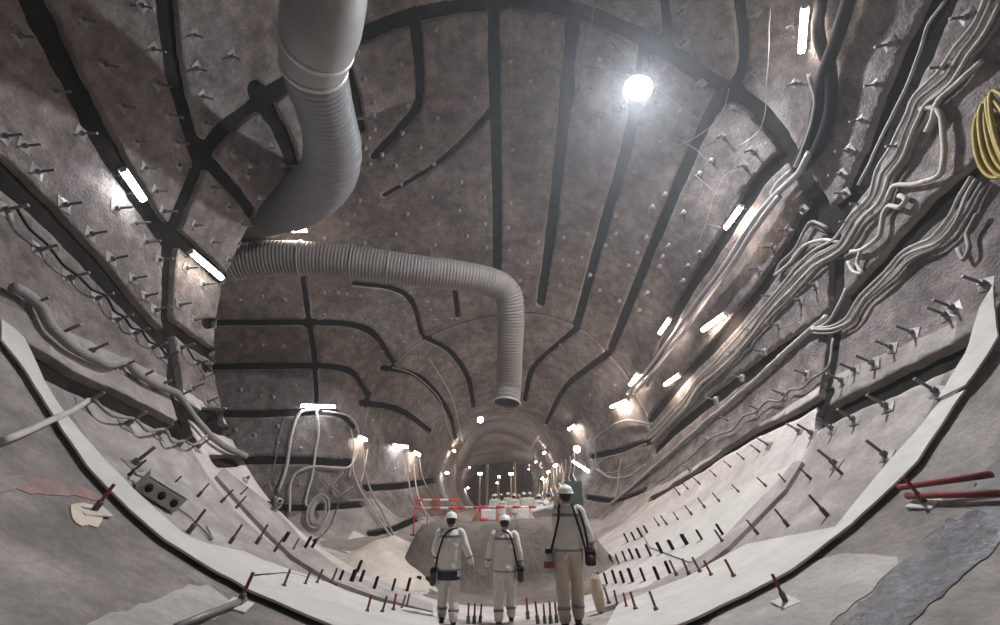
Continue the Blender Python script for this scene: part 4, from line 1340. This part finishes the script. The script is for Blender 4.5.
def make_person(loc, yaw, height, pose, mats, label, group=None, fine=True, extras=None, head_turn=0.0, head_tilt=0.0):
    P = {k: (Vector(v) if isinstance(v, tuple) and len(v) == 3 else v) for k, v in {**POSE, **pose}.items()}
    vx = .0105 if fine else .02
    root = empty('person', loc)
    root.rotation_euler = (0, 0, yaw)
    s = height / 1.72
    root.scale = (s, s, s)
    # ---- body, one continuous surface
    b = MB()
    b.loft([((0, 0, .86), .12, .09), ((0, 0, .93), .155, .105), ((0, 0, 1.05), .135, .095), ((0, 0, 1.20), .150, .105), ((0, 0, 1.34), .165, .105), ((0, 0, 1.42), .14, .085), ((0, 0, 1.46), .06, .055)], 18)
    for c in 'lr':
        limb(b, [P[c + 'hip'], P[c + 'knee'], P[c + 'ank']], [(.085, .058), (.058, .04)])
        f = P[c + 'ank']
        b.tube([f + Vector((0, -.05, -.045)), f + Vector((0, .06, -.05)), f + Vector((0, .16, -.06))], [.04, .042, .028], 10)
        limb(b, [P[c + 'sh'], P[c + 'elb'], P[c + 'wr']], [(.055, .042), (.042, .028)])
        hand(b, P[c + 'wr'], P[c + 'wr'] - P[c + 'elb'], -1 if c == 'l' else 1)
    hd = Matrix.Translation((0, .01, 1.50)) @ Matrix.Rotation(head_turn, 4, 'Z') @ Matrix.Rotation(head_tilt, 4, 'X') @ Matrix.Translation((0, -.01, -1.50))
    b.tube([(0, -.005, 1.40), (0, .0, 1.47), (0, .01, 1.54)], [.062, .056, .055], 12)
    hb = MB()
    hb.ball((0, .012, 1.615), .095, 18, 14, (.80, 1.0, 1.16))
    hb.ball((0, .045, 1.555), .055, 12, 8, (.95, .9, .9))
    hb.tube([(0, .095, 1.63), (0, .122, 1.59), (0, .105, 1.58)], [.010, .016, .012], 7)
    for k in (-1, 1):
        hb.ball((k * .078, .005, 1.605), .028, 8, 6, (.35, .8, 1.1))
    hb.v = [tuple(hd @ Vector(v)) for v in hb.v]
    b.add(hb.v, hb.f)
    me = remesh(b, vx, 3)
    me.materials.append(M['skin'])
    body = link(bpy.data.objects.new('body', me), root)
    ey = MB()
    for k in (-1, 1):
        ey.ball((k * .032, .092, 1.622), .011, 8, 6)
    ey.v = [tuple(hd @ Vector(v)) for v in ey.v]
    ey.build('eyes', M['hair'], body)
    mo = MB().tube([(-.022, .098, 1.553), (0, .104, 1.551), (.022, .098, 1.553)], .004, 6)
    mo.v = [tuple(hd @ Vector(v)) for v in mo.v]
    mo.build('mouth', M['redtape'], body)
    hr = MB()
    hr.ball((0, -.012, 1.615), .098, 16, 10, (.86, .98, 1.12))
    hr.v = [tuple(hd @ v) for v in (Vector(q) for q in hr.v)]
    o = hr.build('hair', M['hair'], root)
    # keep only the back and the sides of the hair shell
    bm = bmesh.new(); bm.from_mesh(o.data)
    inv = hd.inverted()
    bmesh.ops.delete(bm, geom=[f for f in bm.faces if (inv @ f.calc_center_median()).y > .045 or (inv @ f.calc_center_median()).z < 1.535], context='FACES')
    bm.to_mesh(o.data); bm.free()
    # ---- jacket
    j = MB()
    jl = .80 if not mats.get('short') else .88
    fl = .02
    j.loft([((0, -.005, jl), .205, .155), ((0, 0, jl + .06), .208, .158), ((0, 0, 1.02), .200, .150), ((0, 0, 1.18), .205, .150), ((0, 0, 1.32), .215, .145), ((0, 0, 1.41), .185, .115), ((0, 0, 1.455), .10, .085), ((0, .005, 1.49), .078, .078)], 22)
    for c in 'lr':
        w = P[c + 'wr']; e = P[c + 'elb']; sh = P[c + 'sh']
        cuff = w + (e - w).normalized() * .02
        limb(j, [sh, e, cuff], [(.085, .068), (.068, .055)])
    me = remesh(j, .014 if fine else .024, 3)
    for v in me.vertices:        # cloth folds
        q = v.co
        amp = .010 if fine else .004
        k = noise.noise(Vector((q.x * 6, q.y * 6, q.z * 13 + q.x * 5)))
        v.co += v.normal * k * amp
    me.materials.append(mats['jacket'])
    jk = link(bpy.data.objects.new('jacket', me), root)
    bd = MB()
    for k in range(25):
        pass
    def band(z0, z1, rx, ry, m, name, a0=0, a1=360, n=36):
        q = MB()
        v, f = [], []
        for i in range(n + 1):
            a = math.radians(a0 + (a1 - a0) * i / n)
            for z, o_ in ((z0, 0), (z1, 0), (z1, -.012), (z0, -.012)):
                v.append((math.cos(a) * (rx + o_), math.sin(a) * (ry + o_), z))
        for i in range(n):
            for k in range(4):
                k2 = (k + 1) % 4
                f.append((i * 4 + k, (i + 1) * 4 + k, (i + 1) * 4 + k2, i * 4 + k2))
        q.add(v, f)
        return q.build(name, m, jk, False)
    band(1.325, 1.365, .216, .150, M['greyband'], 'reflective_band', 205, 335)
    band(jl + .005, jl + .03, .215, .165, M['greyband'], 'hem_band')
    for c in 'lr':
        w = P[c + 'wr']; e = P[c + 'elb']
        d = (e - w).normalized()
        MB().tube([w + d * .10, w + d * .13], .067, 14).build('cuff_band', M['greyband'], jk)
    # ---- trousers
    t = MB()
    t.loft([((0, 0, .84), .15, .125), ((0, 0, .90), .175, .13), ((0, 0, 1.0), .165, .12)], 18)
    for c in 'lr':
        a = P[c + 'ank'] + Vector((0, 0, .02))
        limb(t, [P[c + 'hip'] - Vector((0, 0, .03)), P[c + 'knee'], a], [(.116, .096), (.096, .083)])
    me = remesh(t, .014 if fine else .024, 3)
    for v in me.vertices:
        q = v.co
        v.co += v.normal * noise.noise(Vector((q.x * 9, q.y * 9, q.z * 16))) * (.010 if fine else .004)
    me.materials.append(mats['trousers'])
    tr = link(bpy.data.objects.new('trousers', me), root)
    for c in 'lr':
        k, a = P[c + 'knee'], P[c + 'ank']
        d = (k - a).normalized()
        MB().tube([a + d * .10, a + d * .14], .093, 14).build('shin_band', M['greyband'], tr)
        # boots
        q = MB()
        f = a
        q.tube([f + Vector((0, -.01, .06)), f + Vector((0, -.005, -.01)), f + Vector((0, .0, -.05))], [.06, .062, .055], 12)
        q.tube([f + Vector((0, -.055, -.052)), f + Vector((0, .05, -.052)), f + Vector((0, .15, -.062)), f + Vector((0, .195, -.066))], [.036, .046, .04, .022], 10)
        me = remesh(q, .012 if fine else .024, 2)
        me.materials.append(mats.get('boots', M['boot']))
        bt_ = link(bpy.data.objects.new('boot', me), root)
        MB().box((f.x, f.y + .06, f.z - .083), (.085, .27, .02), bev=.006).build('sole', M['black'], bt_, False)
    # ---- helmet
    h = MB()
    prof = [(1.640, .118), (1.648, .116), (1.68, .112), (1.71, .098), (1.735, .07), (1.748, .03), (1.75, .004)]
    h.loft([((0, 0, z), r * .95, r * 1.12) for z, r in prof], 22)
    h.loft([((0, .02, 1.632), .125, .165), ((0, .02, 1.640), .128, .168), ((0, .012, 1.655), .112, .132)], 22)
    h.tube([(0, -.10, 1.70), (0, -.04, 1.748), (0, .05, 1.748), (0, .11, 1.70)], .014, 8)
    h.v = [tuple(hd @ Vector(v)) for v in h.v]
    hm = h.build('helmet', mats.get('helmet', M['helmet']), root)
    st = MB()
    for k in (-1, 1):
        st.tube([(k * .088, .02, 1.645), (k * .075, .04, 1.57), (0, .075, 1.515)], .006, 6)
    st.v = [tuple(hd @ Vector(v)) for v in st.v]
    st.build('chin_strap', M['black'], hm)
    if extras:
        extras(root, P)
    return tag(root, label, 'person', group)

def strap(root, pts, r=.016, m='black', name='strap'):
    return MB().tube(spline(pts, .05), r, 8).build(name, M[m], root)

def stand(px, py):
    p, n = on_n(px, py)
    return p
Rd = math.radians
WHITE = dict(jacket=M['white'], trousers=M['white'])

# walker with the navy layer
def ex1(root, P):
    q = MB().loft([((0, 0, .66), .205, .150), ((0, 0, .74), .203, .150), ((0, 0, .84), .195, .140)], 22)
    q.build('navy_hem', M['navy'], root)
    strap(root, [(.10, -.02, 1.475), (-.02, -.12, 1.44), (-.12, -.165, 1.33), (-.20, -.15, 1.05), (-.245, -.06, .80)], .017)
    strap(root, [(.10, -.02, 1.475), (.05, .12, 1.40), (-.10, .175, 1.2), (-.22, .12, .95), (-.245, .04, .80)], .017)
    s_ = MB().box((-.275, -.02, .70), (.10, .20, .26), bev=.03).build('shoulder_bag', M['boot'], root, False)
    MB().box((-.275, -.02, .80), (.11, .21, .08), bev=.02).build('bag_flap', M['black'], s_, False)
z = stand(447, 624)
make_person(z, Rd(3), 1.60, dict(lelb=(-.27, .02, 1.13), lwr=(-.24, .16, .93), relb=(.30, -.02, 1.14), rwr=(.40, .03, .91),
            lknee=(-.10, .10, .52), lank=(-.10, .12, .10), rknee=(.10, .0, .51), rank=(.11, -.10, .09)), WHITE,
            'person in off-white jacket over a navy layer walking away, bag strap over the shoulder', extras=ex1, head_tilt=-.15)
def ex2(root, P):
    strap(root, [(-.04, -.05, 1.475), (.08, -.14, 1.43), (.15, -.175, 1.28), (.20, -.15, 1.05), (.25, -.05, .85)], .017)
    strap(root, [(-.04, -.03, 1.475), (.03, .12, 1.40), (.14, .17, 1.2), (.23, .1, .98), (.25, .04, .85)], .017)
    b_ = MB().box((.285, -.03, .76), (.12, .20, .24), bev=.04).build('shoulder_bag', M['boot'], root, False)
    MB().box((.285, -.03, .85), (.13, .21, .08), bev=.02).build('bag_flap', M['black'], b_, False)
z = stand(505, 624)
make_person(z, Rd(-2), 1.66, dict(lelb=(-.28, -.02, 1.13), lwr=(-.33, .05, .90), relb=(.26, -.03, 1.13), rwr=(.30, .06, .88),
            lknee=(-.11, .0, .51), lank=(-.11, -.08, .09), rknee=(.10, .12, .52), rank=(.11, .14, .11)), WHITE,
            'person in plain off-white work suit walking away between two others', extras=ex2, head_tilt=-.25)
def ex3(root, P):
    strap(root, [(-.09, -.02, 1.48), (-.11, -.13, 1.43), (-.12, -.175, 1.30), (-.19, -.16, 1.05), (-.235, -.10, .90), (-.25, -.04, .82)], .017)
    strap(root, [(.09, -.02, 1.48), (.10, -.13, 1.43), (.13, -.175, 1.30), (.20, -.15, 1.05), (.245, -.06, .88)], .017)
    strap(root, [(.16, -.04, 1.46), (.21, -.10, 1.32), (.255, -.10, 1.10), (.28, -.03, .86)], .015)
    f_ = MB().tube([(-.275, -.04, .62), (-.275, -.04, .86)], .065, 14).build('flask', M['galv'], root)
    MB().tube([(-.275, -.04, .68), (-.275, -.04, .76)], .068, 14).build('flask_band', M['red'], f_)
    MB().tube([(-.275, -.04, .86), (-.275, -.04, .91)], [.05, .04], 14).build('flask_cap', M['black'], f_)
    c_ = MB().box((.30, -.03, .82), (.14, .10, .22), bev=.02).build('camera_case', M['black'], root, False)
    MB().tube([(.30, -.09, .80), (.30, -.15, .80)], .05, 14).build('lens_barrel', M['boot'], c_)
    MB().box((.30, -.085, .90), (.10, .012, .04), bev=.004).build('red_tag', M['red'], c_, False)
z = stand(572, 627)
A = make_person(z, Rd(-4), 1.88, dict(lsh=(-.19, .02, 1.40), lelb=(-.43, .10, 1.36), lwr=(-.26, .30, 1.50), relb=(.28, -.04, 1.13), rwr=(.37, .08, .91),
            lknee=(-.10, .02, .51), lank=(-.09, -.06, .09), rknee=(.11, .10, .51), rank=(.10, .10, .10)), dict(jacket=M['white'], trousers=M['beige'], short=True),
            'person in off-white jacket and beige trousers with two straps, elbow raised', extras=ex3, head_turn=.25, head_tilt=.05)
# cream bag beside the walker with the raised elbow
p = stand(600, 614)
r = empty('cloth_bag', p)
q = MB()
q.tube([(0, 0, .02), (0.01, 0, .12), (-.02, 0, .32), (-.03, 0, .50), (-.01, 0, .60)], [.05, .085, .105, .085, .04], 12)
me = remesh(q, .015, 3)
me.materials.append(M['sand'])
link(bpy.data.objects.new('bag_body', me), r)
MB().tube([(-.01, 0, .56), (-.01, 0, .60)], .05, 12).build('tie', M['rust'], r)
tag(r, 'slim cream cloth bag standing beside the walker in beige trousers', 'bag')

# the crowd beyond the bank
proto = make_person(Vector((0, 0, 0)), 0, 1.70, {}, WHITE, 'x', fine=False)
CR = [(494, 24.5, 1.60, 20, 'person in white standing by the white block before the earth heap', None, None),
      (502, 22.5, 1.52, 5, 'person in white with dark hair stooping at the gap in the barrier', None, 'dark'),
      (508, 27.0, 1.72, 160, 'person in pale work suit standing in the middle of the crowd', None, None),
      (514, 23.0, 1.62, 10, 'person in white standing just behind the double barrier', None, None),
      (519, 26.0, 1.60, 190, 'person in a yellow vest among the crowd in white', 'yellow', 'y'),
      (524, 25.0, 1.70, 170, 'person in white beside the one in the yellow vest', None, None),
      (530, 25.5, 1.72, 200, 'person in white beyond the wider white block', None, None),
      (539, 21.6, 1.58, 30, 'person in white nearest to the end of the double barrier', None, None),
      (549, 22.0, 1.66, 40, 'person with a blue helmet behind the walker with the raised elbow', None, 'b'),
      (501, 33.0, 1.72, 180, 'person deep in the tunnel between the lamp posts', None, None),
      (495, 34.0, 1.72, 175, 'person deep in the tunnel beside the earth heap', None, None)]
for i, (px, Y, h, yaw, lb, vest, hel) in enumerate(CR):
    o = proto if i == 0 else copy_tree(proto)
    p = at(px, 505, Y)
    o.location = (p.x, Y, DECK + H + .0)
    o.rotation_euler = (0, 0, Rd(yaw))
    s = h / 1.72
    o.scale = (s, s, s)
    tag(o, lb, 'person', 'crowd in work suits beyond the mud bank')
    for ch in o.children:
        nm = ch.name.split('.')[0]
        if (nm == 'jacket' and vest) or (nm == 'helmet' and hel in ('y', 'b', 'dark')):
            ch.data = ch.data.copy()
            ch.data.materials[0] = M['helmetyellow'] if (vest or hel == 'y') else M['helmetblue'] if hel == 'b' else M['hair']

#@@HAZE
# ------------------------------------------------------------------ dust haze in the cavern, put in for the glow round the lamps
hz = bpy.data.materials.new('dust_glow_haze')
hz.use_nodes = True
nt = hz.node_tree
nt.nodes.remove(nt.nodes['Principled BSDF'])
vsn = nt.nodes.new('ShaderNodeVolumeScatter')
vsn.inputs['Color'].default_value = (.93, .93, .96, 1)
vsn.inputs['Density'].default_value = .0026
vsn.inputs['Anisotropy'].default_value = .55
nt.links.new(vsn.outputs[0], nt.nodes['Material Output'].inputs['Volume'])
hazeo = MB().box((0, 29.5, 7.5), (33, 80, 20)).build('dust_glow_haze', hz, None, False)
hazeo['kind'] = 'stuff'
tag(hazeo, 'thin pale dust haze added for a glow round the lamps in the cavern air', 'haze')
scene.cycles.volume_bounces = 0
